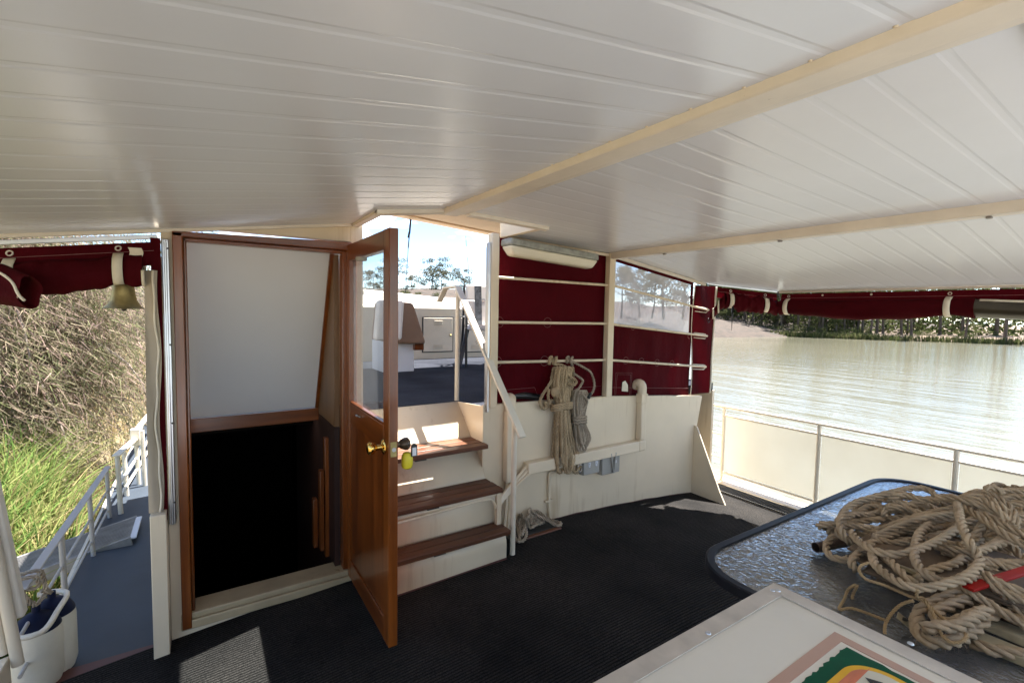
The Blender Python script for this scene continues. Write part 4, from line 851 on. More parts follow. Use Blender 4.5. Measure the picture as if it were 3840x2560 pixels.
for k in range(46):                              # the hidden body of the heap
    cx = r_.uniform(1.98, 3.1); cy = r_.uniform(.30, .70) - (cx - 2.0) * .13; a0 = r_.uniform(0, 6.28); ra = r_.uniform(.10, .30); rb = r_.uniform(.05, .15); rot = r_.uniform(-.9, .4); h = r_.uniform(.015, .10) if cx < 2.5 else r_.uniform(.012, .04)
    if cx > 2.5: cy = min(cy, .62 - (cx - 2.5) * .35); rb *= .6
    pts = []
    for i in range(r_.randint(6, 11)):
        a_ = a0 + i * .75; x = ra * math.cos(a_) * (1 + .1 * r_.uniform(-1, 1)); y = rb * math.sin(a_) * (1 + .1 * r_.uniform(-1, 1))
        pts.append(V(cx + x * math.cos(rot) - y * math.sin(rot), cy + x * math.sin(rot) + y * math.cos(rot), TZ + max(.013, h + .02 * math.sin(i * 1.7))))
    mb.rope(pts, RT)
mb.build('coils', M['rope'], t, smooth=180)
mb = MB()
for s_ in strands[:24]:
    q_ = spline(TP(s_), .008)
    for p in q_:
        d = V(r_.gauss(0, 1), r_.gauss(0, 1), abs(r_.gauss(0, 1))).normalized(); a_ = p + d * .011; q = a_ + d * r_.uniform(.003, .011) + V(r_.gauss(0, .004), r_.gauss(0, .004), r_.gauss(0, .003)); sd_ = d.orthogonal().normalized() * .0004; mb.add([a_ - sd_, a_ + sd_, q], [(0, 1, 2)])
stuff(mb.build('loose_fibres', M['rope'], t, smooth=0))
t = thing('frayed_rope', 'thick frayed rope with a fuzzy eye beside the red bar on the table', 'rope', tuple(tp(1400, 1450, 0)))
mb = MB(); fr_paths = [[(2330, 900, .10), (2100, 900, .10), (1900, 900, .10), (1760, 960, .10)], [(1760, 1130, .09), (1560, 1210, .08), (1360, 1290, .07), (1230, 1370, .06), (1180, 1480, .05), (1200, 1600, .05), (1300, 1680, .05), (1480, 1700, .045), (1660, 1640, .045), (1780, 1560, .045), (1900, 1440, .06), (2050, 1400, .065), (2200, 1460, .065), (2350, 1560, .06)], [(1700, 1260, .08), (1500, 1330, .075), (1380, 1400, .07), (1420, 1480, .07), (1560, 1500, .07), (1750, 1420, .08), (1900, 1370, .08)], [(1250, 1560, .08), (1400, 1530, .09), (1560, 1540, .09), (1700, 1480, .09), (1800, 1420, .085)], [(1740, 1690, .02), (1900, 1760, .02), (2050, 1790, .02), (2300, 1830, .02)]]
for s_ in fr_paths: mb.rope(TP(s_), .0155, n=7)
mb.build('strands', M['rope'], t, smooth=180)
mb = MB()
for s_ in fr_paths[:2] + fr_paths[3:4]:
    for p in spline(TP(s_), .0022):
        d = V(r_.gauss(0, 1), r_.gauss(0, 1), r_.gauss(0, 1)).normalized(); a_ = p + d * .013; q = a_ + d * r_.uniform(.006, .02) + V(r_.gauss(0, .004), r_.gauss(0, .004), r_.gauss(0, .004)); sd_ = d.orthogonal().normalized() * .0005
        mb.add([a_ - sd_, a_ + sd_, q], [(0, 1, 2)])
stuff(mb.build('loose_fibres', M['rope'], t, smooth=0))
t = thing('twine', 'thin twine looped across the folded canvas and over the table edge', 'twine', tuple(tp(900, 1400, 0)))
mb = MB()
for s_ in ([(700, 890, .13), (620, 920, .125), (605, 980, .12), (680, 1060, .11), (860, 1120, .10), (1000, 1180, .095), (1120, 1230, .095), (1190, 1250, .10)], [(1190, 1160, .13), (1185, 1240, .105), (1250, 1250, .10), (1330, 1340, .09), (1450, 1450, .09), (1600, 1560, .085), (1690, 1620, .08), (1640, 1690, .08), (1520, 1690, .08), (1430, 1600, .085), (1360, 1420, .09), (1270, 1290, .10), (1180, 1250, .10)], [(1150, 1270, .10), (1030, 1310, .08), (930, 1400, .05), (870, 1500, .02), (860, 1600, .015)],
           [(560, 1110, .05), (490, 1160, .02), (450, 1260, .006), (400, 1360, .006), (520, 1350, .006), (680, 1400, .006), (860, 1470, .006)], [(580, 1120, .05), (540, 1200, .01), (530, 1250, .006)]):
    mb.rope(TP(s_), .0042, n=5)
mb.build('loops', M['twine'], t, smooth=180)
t = thing('metal_pipe', 'short rusty metal pipe sticking out from under the rope', 'pipe', tuple(tp(160, 735, 0)))
a = tp(160, 735, .018); b_ = tp(560, 655, .020)
mb = MB(); ax = (b_ - a).normalized(); pth = [a, b_]
mb.tube([a, b_], .017, 18, cap=False); mb.tube([a, b_], .0150, 18, cap=False); fr0 = frames([a, b_])[0]; vs = []
for rr_ in (.0150, .017): vs += [a + (fr0[1] * math.cos(2 * math.pi * k / 18) + fr0[2] * math.sin(2 * math.pi * k / 18)) * rr_ for k in range(18)]
mb.add(vs, [(k, (k + 1) % 18, 18 + (k + 1) % 18, 18 + k) for k in range(18)]); mb.build('pipe_wall', M['pipe_rust'], t)
t = thing('red_bar', 'flat red painted bar lying through the rope heap', 'bar', tuple(tp(2000, 1080, .1)))
mb = MB(); mb.bar(tp(1700, 1150, .115), tp(2500, 900, .13), .026, .008); mb.build('flat_bar', M['red'], t, bevel=.002)
t = thing('flat_board', 'pale flat board lying under the rope heap', 'board', tuple(tp(1250, 920, .08)))
mb = MB(); mb.bar(tp(1000, 850, .085), tp(1650, 1130, .085), .10, .010); mb.build('plank', M['board'], t, bevel=.002)
for cy, h, lab in ((1560, .03, 'upper pale timber batten beside the frayed rope on the table'), (1760, .012, 'lower pale timber batten near the white lid on the table')):
    t = thing('timber_batten', lab, 'batten', tuple(tp(2100, cy, h)))
    mb = MB(); mb.bar(tp(1780, cy - 110, h), tp(2700, cy + 270, h), .05, .022); mb.build('plank', M['board'], t, bevel=.003)
t = thing('metal_strap', 'small pale metal strap with a hole beside the folded canvas', 'strap', tuple(tp(1050, 1450, 0)))
mb = MB(); a = tp(985, 1415, .03); b_ = tp(1140, 1540, .012); mb.bar(a, b_, .035, .003); mb.build('plate', M['board'], t, bevel=.001)
mb = MB(); c = a * .55 + b_ * .45 + V(0, 0, .003); mb.lathe([(.009, 0), (.009, .0006)], c, 16); mb.build('hole', M['black'], t)

# --- foreground chest with the faded sign on its lid
BZ = 0.85; bx, by = 1.16, .582
t = thing('deck_chest', 'cream deck chest with metal edged lid and a faded green sign', 'chest', (.7, .1, 0))
mb = MB(); mb.box(.20, bx - .03, -.75, by - .03, .02, BZ - .035); mb.build('chest_body', M['cream'], t, bevel=.005)
mb = MB(); mb.box(.18, bx, -.78, by, BZ - .034, BZ - .002); mb.build('lid', M['lid'], t, bevel=.003)
mb = MB(); ew = .036
mb.prism([(.18, by - ew, BZ - .001), (bx - ew, by - ew, BZ - .001), (bx, by, BZ - .001), (.18, by, BZ - .001)], (0, 0, .003)); mb.box(.18, bx, by, by + .0025, BZ - .036, BZ + .002)
mb.build('edge_strip', M['alu_dull'], t, smooth=0, bevel=.0008)
mb = MB(); mb.prism([(bx - ew, by - ew - .0004, BZ - .001), (bx - ew, -.78, BZ - .001), (bx, -.78, BZ - .001), (bx, by - .0004, BZ - .001)], (0, 0, .003)); mb.box(bx, bx + .0025, -.78, by, BZ - .036, BZ + .002)
mb.build('edge_strip', M['alu_dull'], t, smooth=0, bevel=.0008)
for px, py in ((2897, 2212), (2918, 2213), (2656, 2372), (3415, 2412)):
    c = on_z(px, py, BZ + .002); mb = MB(); mb.lathe([(.0058, 0), (.0050, .0016), (.0030, .0024), (.0012, .0017)], c, 16); mb.build('rivet', M['alu'], t)
def flat(name, pts, m_, h, th=.0012): return MB().prism([(x, y, BZ - .002 + h) for x, y in pts], (0, 0, th)).build(name, m_, t, smooth=0)
pxc, pyc, pw = on_z(3130, 2365, BZ).x, on_z(3130, 2365, BZ).y, .021
flat('painted_line', [(.22, pyc - pw), (pxc - pw, pyc - pw), (pxc, pyc), (.22, pyc)], M['pink'], .0)
flat('painted_line', [(pxc - pw, pyc - pw), (pxc - pw, -.7), (pxc, -.7), (pxc, pyc)], M['pink'], .0)
g = on_z(3172, 2420, BZ); gx, gy_ = g.x, g.y
r2 = random.Random(4)
def jag(p, q, n_, am): return [(p[0] + (q[0] - p[0]) * i / n_ + r2.uniform(-am, am), p[1] + (q[1] - p[1]) * i / n_ + r2.uniform(-am, am)) for i in range(n_)]
flat('sign_ground', jag((gx, gy_), (gx - .50, gy_), 60, .0025)[0:] + jag((gx - .50, gy_), (gx - .50, -.55), 20, .002) + jag((gx - .50, -.55), (gx, -.55), 30, .002) + jag((gx, -.55), (gx, gy_), 60, .002), M['sign_green'], .0004)
def rrect(x0_, x1_, y0_, y1_, r_):
    pts = [(x0_, y0_), (x1_, y0_)]
    for cx, cy, a0 in ((x1_ - r_, y1_ - r_, 0), (x0_ + r_, y1_ - r_, 90)):
        pts += [(cx + r_ * math.cos(R(a0 + 90 * k / 12)), cy + r_ * math.sin(R(a0 + 90 * k / 12))) for k in range(13)]
    return pts
flat('sign_oval', rrect(.72, 1.046, -.5, .364, .062), M['sign_yellow'], .0018, .0008)
inner = rrect(.732, 1.034, -.5, .352, .050)
flat('sign_field', inner, M['sign_white'], .0028, .0006)
flat('sign_corner', [(.7325, .333), (1.031, .336)] + [p for p in inner if p[1] > .3365], M['sign_red'], .0036, .0005)
flat('sign_letter', [(.994, .331), (1.006, .310), (1.003, .270), (.90, .19), (.87, .235), (.985, .320)], M['black'], .0043, .0004)
flat('sign_letter_line', [(.990, .318), (.994, .300), (.90, .222), (.893, .236)], M['sign_yellow'], .0048, .0004)

# --- ropes hanging from the lowest bar
def wp(px, py, Y=2.55): return on_y(px, py, Y)
def hp(cx, cy, Y=2.555): return on_y(1940 + cx * .34453, 1300 + cy * .34453, Y)
t = thing('hanging_rope', 'long tan rope coil bound in the middle, hanging from the lowest bar', 'rope', tuple(hp(480, 140)))
mb = MB(); HR = .0115
mb.rope([hp(345, 190, 2.585), hp(355, 125, 2.575), hp(375, 115, 2.61), hp(385, 165, 2.58), hp(400, 190, 2.575), hp(420, 150, 2.575), hp(425, 115, 2.605), hp(405, 130, 2.62), hp(400, 185, 2.58), hp(470, 195, 2.57), hp(545, 230, 2.565), hp(590, 260, 2.56), hp(560, 310, 2.555), hp(520, 400, 2.555)], HR)
for k in range(9):
    u = k / 8; xt = 380 + 190 * u + r_.uniform(-8, 8); xm = 425 + 130 * u; xb = 395 + 235 * u + r_.uniform(-14, 14); yy = 2.572 - .05 * math.sin(math.pi * u) - .012 * (k % 2); yb = 1260 + 110 * abs(math.sin(k * 2.1)) * (1 if k > 1 else .2); x2 = xb + 52
    mb.rope([hp(xm + 6, 640, yy), hp(xt - 4, 420, yy), hp(xt + 10, 280, yy + .004), hp(xt + 26, 225, yy + .012), hp(xt + 34, 300, yy + .02), hp(xt + 20, 450, yy + .02), hp(xm + 14, 640, yy + .018), hp(xm + 8, 700, yy + .016), hp((xm + xb) / 2 + 14, 950, yy + .012), hp(x2 - 8, yb - 150, yy + .01), hp(x2 - 6, yb - 20, yy + .006), hp((xb + x2) / 2 - 4, yb + 14, yy - .004), hp(xb - 4, yb - 40, yy - .008), hp((xm + xb) / 2 - 6, 940, yy - .008), hp(xm + 2, 690, yy - .004)], HR)
for j, (ya_, yb_) in enumerate(((640, 615), (665, 640), (692, 664))):
    mb.rope([hp(375, ya_ - 20, 2.59), hp(385, ya_, 2.535), hp(440, ya_ - 4, 2.50), hp(520, yb_ + 8, 2.495), hp(585, yb_, 2.53), hp(590, yb_ - 15, 2.59)], HR)
mb.rope([hp(380, 360, 2.55), hp(330, 440, 2.55), hp(270, 530, 2.555), hp(245, 610, 2.56), hp(275, 670, 2.56), hp(320, 660, 2.56), hp(345, 600, 2.56), hp(380, 570, 2.555)], HR)
mb.rope([hp(345, 460, 2.53), hp(335, 540, 2.545), hp(350, 620, 2.55), hp(300, 600, 2.565), hp(310, 650, 2.57)], HR)
mb.rope([hp(560, 330, 2.53), hp(620, 350, 2.52), hp(640, 390, 2.52), hp(600, 420, 2.52), hp(550, 395, 2.525)], HR)
mb.rope([hp(470, 470, 2.53), hp(500, 530, 2.525), hp(440, 545, 2.52), hp(400, 520, 2.52)], HR)
mb.rope([hp(640, 900, 2.56), hp(660, 1100, 2.55), hp(665, 1230, 2.548), hp(690, 1310, 2.545)], HR)
mb.build('coils', M['rope_tan'], t, smooth=180)
mb = MB(); mb.ball(hp(415, 490, 2.51), .036, (.95, .7, 1)); kn = mb.build('tufted_end', M['rope_tan'], t, smooth=180)
mb = MB(); c0 = hp(415, 490, 2.51)
for k in range(700):
    d = V(r_.gauss(0, 1), -abs(r_.gauss(0, 1)), r_.gauss(0, 1)).normalized(); a_ = c0 + V(d.x * .032, d.y * .023, d.z * .034); q = a_ + d * r_.uniform(.004, .014); s_ = d.orthogonal().normalized() * .0006; mb.add([a_ - s_, a_ + s_, q], [(0, 1, 2)])
stuff(mb.build('loose_fibres', M['rope_tan'], t, smooth=0))
mb = MB(); c0 = hp(682, 1318, 2.54); mb.tube([c0 + V(.016 * math.cos(i * math.pi / 10), -.004 * math.cos(i * math.pi / 10), .026 * math.sin(i * math.pi / 10)) for i in range(20)], .004, 8, True); mb.build('steel_ring', M['steel'], t, smooth=180)
t = thing('hanging_rope', 'grey weathered rope coil with a dark taped end hanging beside the tan coil', 'rope', tuple(hp(660, 140)))
mb = MB(); GR = .0095
mb.rope([hp(540, 175, 2.585), hp(540, 125, 2.575), hp(560, 110, 2.61), hp(575, 165, 2.58), hp(590, 130, 2.575), hp(600, 115, 2.605), hp(580, 150, 2.62), hp(600, 200, 2.58), hp(580, 160, 2.575), hp(640, 180, 2.572), hp(720, 225, 2.572), hp(790, 270, 2.572), hp(825, 340, 2.572), hp(838, 420, 2.572), hp(820, 490, 2.575), hp(795, 520, 2.575)], GR)
mb.rope([hp(610, 290, 2.56), hp(670, 330, 2.555), hp(712, 370, 2.555), hp(690, 420, 2.555), hp(660, 460, 2.555), hp(620, 480, 2.56)], GR)
for k in range(7):
    u = k / 6; xt = 600 + 120 * u; xm = 615 + 100 * u; xb = 640 + 120 * u; yy = 2.566 - .03 * math.sin(math.pi * u) - .012 * (k % 2); yb = 1080 + 40 * math.sin(k * 1.9)
    mb.rope([hp(xm, 810, yy), hp(xt - 8, 640, yy), hp(xt, 540, yy), hp(xt + 24, 480, yy + .006), hp(xt + 44, 540, yy + .016), hp(xt + 30, 640, yy + .016), hp(xm + 12, 800, yy + .014), hp(xb + 26, 960, yy + .01), hp(xb + 30, yb - 30, yy + .006), hp(xb + 6, yb + 8, yy), hp(xb - 14, yb - 50, yy - .006), hp(xm - 2, 850, yy - .003)], GR)
for ya_ in (765, 795, 825): mb.rope([hp(600, ya_ - 8, 2.59), hp(610, ya_ + 2, 2.54), hp(660, ya_ + 4, 2.515), hp(725, ya_, 2.525), hp(750, ya_ - 4, 2.585)], GR)
mb.rope([hp(590, 600, 2.55), hp(640, 520, 2.535), hp(700, 520, 2.53), hp(760, 590, 2.54), hp(730, 660, 2.55), hp(690, 740, 2.55)], GR)
mb.build('coils', M['rope_grey'], t, smooth=180)
mb = MB(); mb.tube([hp(797, 505, 2.575), hp(772, 560, 2.575)], .0125, 10); mb.build('taped_end', M['hatch'], t)

# --- small rope on the hatch
t = thing('floor_rope', 'small heap of grey rope lying on the dark floor hatch', 'rope', (1.80, 2.47, .03))
def fp(cx, cy, h=0.0): return on_z(1940 + cx * .28056, 1640 + cy * .28056, fz(1.8) + .02 + h)
mb = MB(); SR = .0115
for s_ in ([(180, 950, .10), (150, 1010, .09), (200, 1060, .06), (180, 1140, .03), (250, 1160, .02), (330, 1140, .015), (350, 1110, .015), (280, 1060, .04), (220, 1010, .07), (170, 960, .095)],
           [(60, 1020, .07), (20, 1060, .06), (0, 1150, .03), (20, 1280, .012), (50, 1380, .01), (110, 1340, .01), (120, 1240, .015), (80, 1120, .05), (60, 1040, .075)],
           [(90, 1060, .07), (50, 1150, .04), (40, 1260, .02), (60, 1310, .02), (90, 1220, .03), (110, 1090, .06), (160, 1030, .08)],
           [(200, 1000, .08), (260, 980, .07), (340, 1030, .04), (420, 1090, .02), (520, 1120, .012), (580, 1140, .012), (570, 1170, .012), (500, 1160, .012), (420, 1110, .03), (330, 1070, .05), (240, 1040, .07)],
           [(-20, 1080, .04), (-40, 1200, .012), (-30, 1330, .012), (30, 1390, .012)], [(150, 1060, .08), (110, 1110, .07), (140, 1180, .03), (200, 1200, .015), (260, 1130, .03), (240, 1070, .06)], [(30, 1030, .08), (100, 1080, .085), (150, 1150, .05), (130, 1190, .02)]):
    mb.rope([fp(*p) for p in s_], SR)
mb.build('coils', M['rope_grey'], t, smooth=180)

# --- port walkway: rail, gate rail, gangplank, fenders
WX, WZ = -0.60, -0.10
t = thing('walkway_rail', 'cream flat topped rail in shade along the port walkway', 'rail', (WX, 3.6, WZ))
rt = lambda y: .377 - .050 * (y - 2.55)
mb = MB(); mb.bar((WX - .01, 2.56, rt(2.56)), (WX - .01, 4.66, rt(4.66)), .038, .010); mb.build('top_rail', M['rail_shaded'], t, bevel=.004)
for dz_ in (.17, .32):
    mb = MB(); mb.tube([(WX - .01, 2.5, rt(2.5) - dz_), (WX - .01, 4.6, rt(4.6) - dz_)], .0075, 8); mb.build('mid_rail', M['rail_shaded'], t)
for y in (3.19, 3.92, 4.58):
    mb = MB(); mb.tube([(WX, y, WZ), (WX - .008, y, rt(y) - .005)], .0125, 10); mb.build('post', M['rail_shaded'], t)
t = thing('gate_rail', 'sunlit white rail with a raised gate bar at the far end of the walkway', 'rail', (-.57, 5.6, WZ))
def gp(px, py, X): return on_x(px, py, X)
bx0 = on_z(453, 1925, WZ); bx1 = on_z(476, 1858, WZ); bx2 = on_z(521, 1815, WZ); bx3 = on_z(544, 1820, WZ)
def up(b_, px, py): p = on_x(px, py, b_.x); return V(b_.x, b_.y, p.z)
tops = [on_y(426, 1702, bx0.y), on_y(450, 1698, bx1.y), on_y(502, 1662, bx2.y), on_y(540, 1612, bx3.y)]
for b_, tq in zip((bx0, bx1, bx2, bx3), tops):
    mb = MB(); mb.tube([b_, (b_.x - .01, b_.y, tq.z)], .016, 8); mb.build('post', M['rail_grey'], t)
mb = MB(); mb.bar((bx0.x - .01, bx0.y - .06, tops[0].z), (bx2.x - .02, bx2.y + .05, tops[2].z + .03), .05, .012); mb.build('gate_bar', M['rail_grey'], t, bevel=.003)
mb = MB(); mb.box(bx2.x - .05, bx2.x + .02, bx2.y - .02, bx2.y + .04, tops[2].z - .02, tops[2].z + .13); mb.build('gate_bracket', M['rail_grey'], t, bevel=.006)
mb = MB(); mb.bar((bx2.x - .01, bx2.y + .04, tops[2].z + .11), (bx3.x + .06, bx3.y + 2.2, tops[2].z + .12), .045, .012); mb.build('top_rail', M['rail_grey'], t, bevel=.003)
for f in (.40, .68):
    mb = MB(); z0 = WZ + (tops[1].z - WZ) * (1 - f); mb.tube([(bx0.x - .01, bx0.y, z0), (bx2.x - .01, bx2.y, z0 + .02), (bx3.x + .06, bx3.y + 2.2, z0 + .03)], .011, 8); mb.build('mid_rail', M['rail_grey'], t)

t = thing('gangplank', 'grey metal grating gangplank reaching from the walkway to the reedy bank', 'gangplank', (-1.0, 4.15, -.08))
A0 = on_z(450, 1985, -.06); B0 = on_z(458, 2020, -.06); gy0, gy1 = 3.98, 4.36; gx1 = -.42
def gz(x): return -.055 - .22 * (gx1 - x)
mb = MB()
for k in range(15):
    y = gy0 + .02 + (gy1 - gy0 - .04) * k / 14; mb.bar((gx1, y, gz(gx1)), (-2.9, y, gz(-2.9)), .011, .022)
mb.build('grating', M['galv'], t, smooth=0)
for y in (gy0, gy1):
    mb = MB(); mb.bar((gx1 + .01, y, gz(gx1) - .03), (-2.9, y, gz(-2.9) - .03), .02, .085); mb.build('side_beam', M['galv'], t, bevel=.003)
mb = MB(); mb.bar((gx1 + .008, gy0, gz(gx1) - .002), (gx1 + .008, gy1, gz(gx1) - .002), .05, .012); mb.build('end_plate', M['white'], t, bevel=.003)
t = thing('fender_basket', 'white tube frame hoop holding two fenders on the port rail', 'basket', (-.63, 2.78, .1))
hz = .13
hoop = spline([on_z(px, py, .215) for px, py in ((20, 2392), (80, 2392), (150, 2372), (185, 2340), (215, 2290), (250, 2232), (240, 2216), (195, 2217), (140, 2230))], .02)
mb = MB(); mb.tube(hoop, .011, 10); mb.build('hoop', M['rail_grey'], t)
c1 = on_z(138, 2352, .155); c2 = on_z(196, 2296, .165)
for (fx, fy, rr_, zt_, lab) in ((c1.x, c1.y, .080, .155, 'white cylinder fender with a dark blue cap, nearest in the hoop'), (c2.x, c2.y, .078, .165, 'white fender with a scuffed blue cap, behind its neighbour in the hoop')):
    t = thing('boat_fender', lab, 'fender', (fx, fy, -.10), 'fenders in the hoop')
    h_ = zt_ + .10
    o0 = MB(); o0.lathe([(.045, -h_), (rr_ * .86, -h_ + .012), (rr_, -h_ + .05), (rr_, -.03), (rr_ * .96, .0)], (fx, fy, zt_), 28); o0.build('body', M['fender'], t)
    o0 = MB(); o0.lathe([(rr_ * .965, .0), (rr_ * .93, .014), (rr_ * .74, .042), (rr_ * .40, .062), (rr_ * .2, .068), (.014, .07), (.014, .095)], (fx, fy, zt_), 28); o0.build('cap', M['blue'], t)
t = thing('fender_rope', 'grey rope tied round the rail end above the fenders', 'rope', (-.62, 2.72, .3))
mb = MB(); c = V(-.61, 2.60, rt(2.6)); q = V(c1.x, c1.y, .245); q2 = V(c2.x, c2.y, .255)
mb.rope([q, q + V(-.02, -.03, .06), c + V(-.03, .02, .02), c + V(-.02, 0, .028), c + V(.03, .01, .022), c + V(.03, .03, -.03), c + V(-.03, .05, -.03), c + V(-.03, .05, .022), c + V(.03, .06, .024), c + V(.04, .08, -.02), q2 + V(.0, -.08, .06), q2], .009)
mb.rope([q, q + V(.02, .05, .03), q2 + V(-.02, -.05, .04), q2], .009)
mb.rope([q + V(0, 0, .02), q + V(-.09, -.03, .02), q + V(-.12, -.06, -.06)], .008)
mb.build('lashing', M['rope_grey'], t, smooth=180)
t = thing('awning_post', 'thick cream post end with a thin pole beside it at the far left', 'post', tuple(on_y(50, 2200, 2.30)))
mb = MB(); a = on_y(-27, 1917, 2.32); b_ = on_y(58, 2312, 2.32); mb.bar(b_, b_ + (a - b_) * 2.2, .058, .05, (0, 1, 0)); mb.build('post_body', M['cream_trim'], t, bevel=.008)
mb = MB(); a = on_y(-2, 2136, 2.28); b_ = on_y(68, 2490, 2.28); mb.tube([b_, b_ + (a - b_) * 1.8], .017, 12); mb.build('pole', M['cream_dim'], t)
mb = MB(); a = on_y(-12, 2304, 2.30); b_ = on_y(14, 2450, 2.30); mb.tube([b_, b_ + (a - b_) * 1.8], .014, 12); mb.build('pole', M['cream_dim'], t)
t = thing('side_locker', 'cream locker corner at the bottom left edge beside the port walkway', 'locker', (-.62, 2.1, -.1))
a = on_y(36, 2455, 2.30); mb = MB(); mb.prism([(a.x, 2.30, a.z), (a.x - .16, 2.30, a.z - .03), (a.x - .16, 2.30, -.14), (a.x + .012, 2.30, -.14)], (0, -.34, 0)); mb.build('locker_body', M['cream'], t, smooth=0, bevel=.004)

# --- foredeck furniture seen through the stair opening
LY = 5.75
t = thing('deck_locker', 'low cream locker with louvred doors across the foredeck', 'locker', (2.9, LY, .88))
zb = .86; a = on_y(1590, 1150, LY); x0 = 1.5; x1 = 3.9; zt_ = on_y(1660, 1155, LY).z
mb = MB(); mb.box(x0, x1, LY, LY + .7, zb, zt_); mb.hexa([(x0, LY + .02, zt_), (x1, LY + .02, zt_), (x1, LY + 1.9, zt_ + .12), (x0, LY + 1.9, zt_ + .12), (x0, LY + .05, zt_ + .03), (x1, LY + .05, zt_ + .03), (x1, LY + 1.9, zt_ + .20), (x0, LY + 1.9, zt_ + .20)]); mb.build('locker_body', M['cream_dim'], t, smooth=0, bevel=.01)
for pxa, pxb in ((1583, 1697), (1722, 1840)):
    a = on_y(pxa, 1188, LY); b_ = on_y(pxb, 1318, LY)
    mb = MB(); mb.box(a.x, b_.x, LY - .012, LY + .002, b_.z, a.z); mb.build('reveal', M['hatch'], t)
    mb = MB(); mb.box(a.x + .012, b_.x - .012, LY - .024, LY - .010, b_.z + .012, a.z - .012); dr = mb.build('locker_door', M['cream_dim'], t, bevel=.004)
    for zc in (a.z - .075, b_.z + .075):
        mb = MB()
        for k in range(3): mb.bar((a.x + (b_.x - a.x) * .36, LY - .027, zc + .022 - .022 * k), (a.x + (b_.x - a.x) * .64, LY - .027, zc + .022 - .022 * k), .012, .008)
        mb.build('louvres', M['cream_dim'], dr, bevel=.002)
    kx = b_.x - .045 if pxa < 1600 else a.x + .05
    mb = MB(); mb.ball((kx, LY - .03, (a.z + b_.z) / 2 - .01), .014); mb.build('door_knob', M['old_brass'], dr)
t = thing('bow_coaming', 'low white bow coaming in full sun beyond the foredeck locker', 'coaming', (2.8, 8, 1.4))
mb = MB(); a = on_y(1470, 1088, 8.0); b_ = on_y(1840, 1128, 8.0); mb.hexa([(a.x - .5, 7.7, 1.4), (b_.x + .8, 7.7, 1.3), (b_.x + .8, 8.2, 1.3), (a.x - .5, 8.2, 1.4), (a.x - .5, 8.0, a.z), (b_.x + .8, 8.0, b_.z - .1), (b_.x + .8, 8.15, b_.z - .1), (a.x - .5, 8.15, a.z)]); mb.build('coaming_panel', M['cream'], t, smooth=0, bevel=.02)
CY = 4.55
t = thing('covered_console', 'console under a brown cloth cover with a white base on the foredeck', 'console', tuple(on_y(1540, 1340, CY)))
a = on_y(1498, 1130, CY); b_ = on_y(1560, 1135, CY); c = on_y(1601, 1290, CY); d = on_y(1490, 1290, CY)
mb = MB(); mb.hexa([(d.x - .1, CY, d.z), (c.x, CY, c.z), (c.x + .03, CY + .55, c.z), (d.x - .1, CY + .55, d.z), (a.x - .1, CY + .06, a.z), (b_.x, CY + .06, b_.z), (b_.x + .05, CY + .5, b_.z - .01), (a.x - .1, CY + .5, a.z)]); mb.build('cloth_cover', M['brown_cloth'], t, bevel=.035, seg=3)
a = on_y(1553, 1290, CY + .1); mb = MB(); mb.box(d.x - .1, a.x, CY + .10, CY + .5, .87, d.z + .02); mb.build('base', M['white'], t, bevel=.006)
a = on_y(1555, 1290, CY + .05); b_ = on_y(1590, 1312, CY + .05); mb = MB(); mb.box(a.x, b_.x, CY + .05, CY + .4, b_.z, a.z + .03); mb.build('timber_block', M['wood_x'], t, bevel=.004)
t = thing('seat_cushion', 'white padded seat back standing beside the brown covered console', 'cushion', tuple(on_y(1505, 1275, 4.3)))
a = on_y(1519, 1128, 4.3); b_ = on_y(1509, 1276, 4.3); mb = MB(); mb.hexa([(b_.x - .25, 4.3, b_.z), (b_.x, 4.3, b_.z), (b_.x, 4.42, b_.z), (b_.x - .25, 4.42, b_.z), (a.x - .25, 4.3, a.z), (a.x, 4.3, a.z), (a.x, 4.4, a.z), (a.x - .25, 4.4, a.z)]); mb.build('pad', M['cushion'], t, bevel=.03, seg=4)

CY = 5.0
t = thing('patio_chair', 'black framed patio chair with a striped pale cushion on the foredeck', 'chair', tuple(on_y(1760, 1350, CY)))
bt = on_y(1792, 1068, CY + .12); bb = on_y(1795, 1218, CY - .0); wd = .235
ux = V(.93, -.36, 0)
def cush(p, q, w_, dp, m_, name, off=0):
    m2 = MB(); nrm = V(-.36, -.93, 0); a_ = ux * w_ / 2
    m2.hexa([q - a_ + nrm * off, q + a_ + nrm * off, q + a_ - nrm * dp, q - a_ - nrm * dp, p - a_ + nrm * off, p + a_ + nrm * off, p + a_ - nrm * dp, p - a_ - nrm * dp]); return m2.build(name, m_, t, bevel=.02 if not off else .002, seg=3)
md = bt + (bb - bt) * .40
cush(bt, md + V(0, 0, .006), wd + .06, .05, M['cushion'], 'back_cushion'); cush(md - V(0, 0, .006), bb, wd + .06, .05, M['cushion'], 'back_cushion')
cush(bt - V(0, 0, .01), bb, .085, -.002, M['cushion_dark'], 'patterned_stripe', .004)
sq = bb + V(0, 0, -.0); mb = MB(); f_ = V(-.36, -.93, 0)
for zo_, m_ in ((0, 'cushion'),):
    mb.hexa([sq - ux * .15 + f_ * .0 - V(0, 0, .06), sq + ux * .15 - V(0, 0, .06), sq + ux * .15 + f_ * .36 - V(0, 0, .05), sq - ux * .15 + f_ * .36 - V(0, 0, .05), sq - ux * .15, sq + ux * .15, sq + ux * .15 + f_ * .36 + V(0, 0, .01), sq - ux * .15 + f_ * .36 + V(0, 0, .01)])
mb.build('seat_cushion', M['cushion'], t, bevel=.02, seg=3)
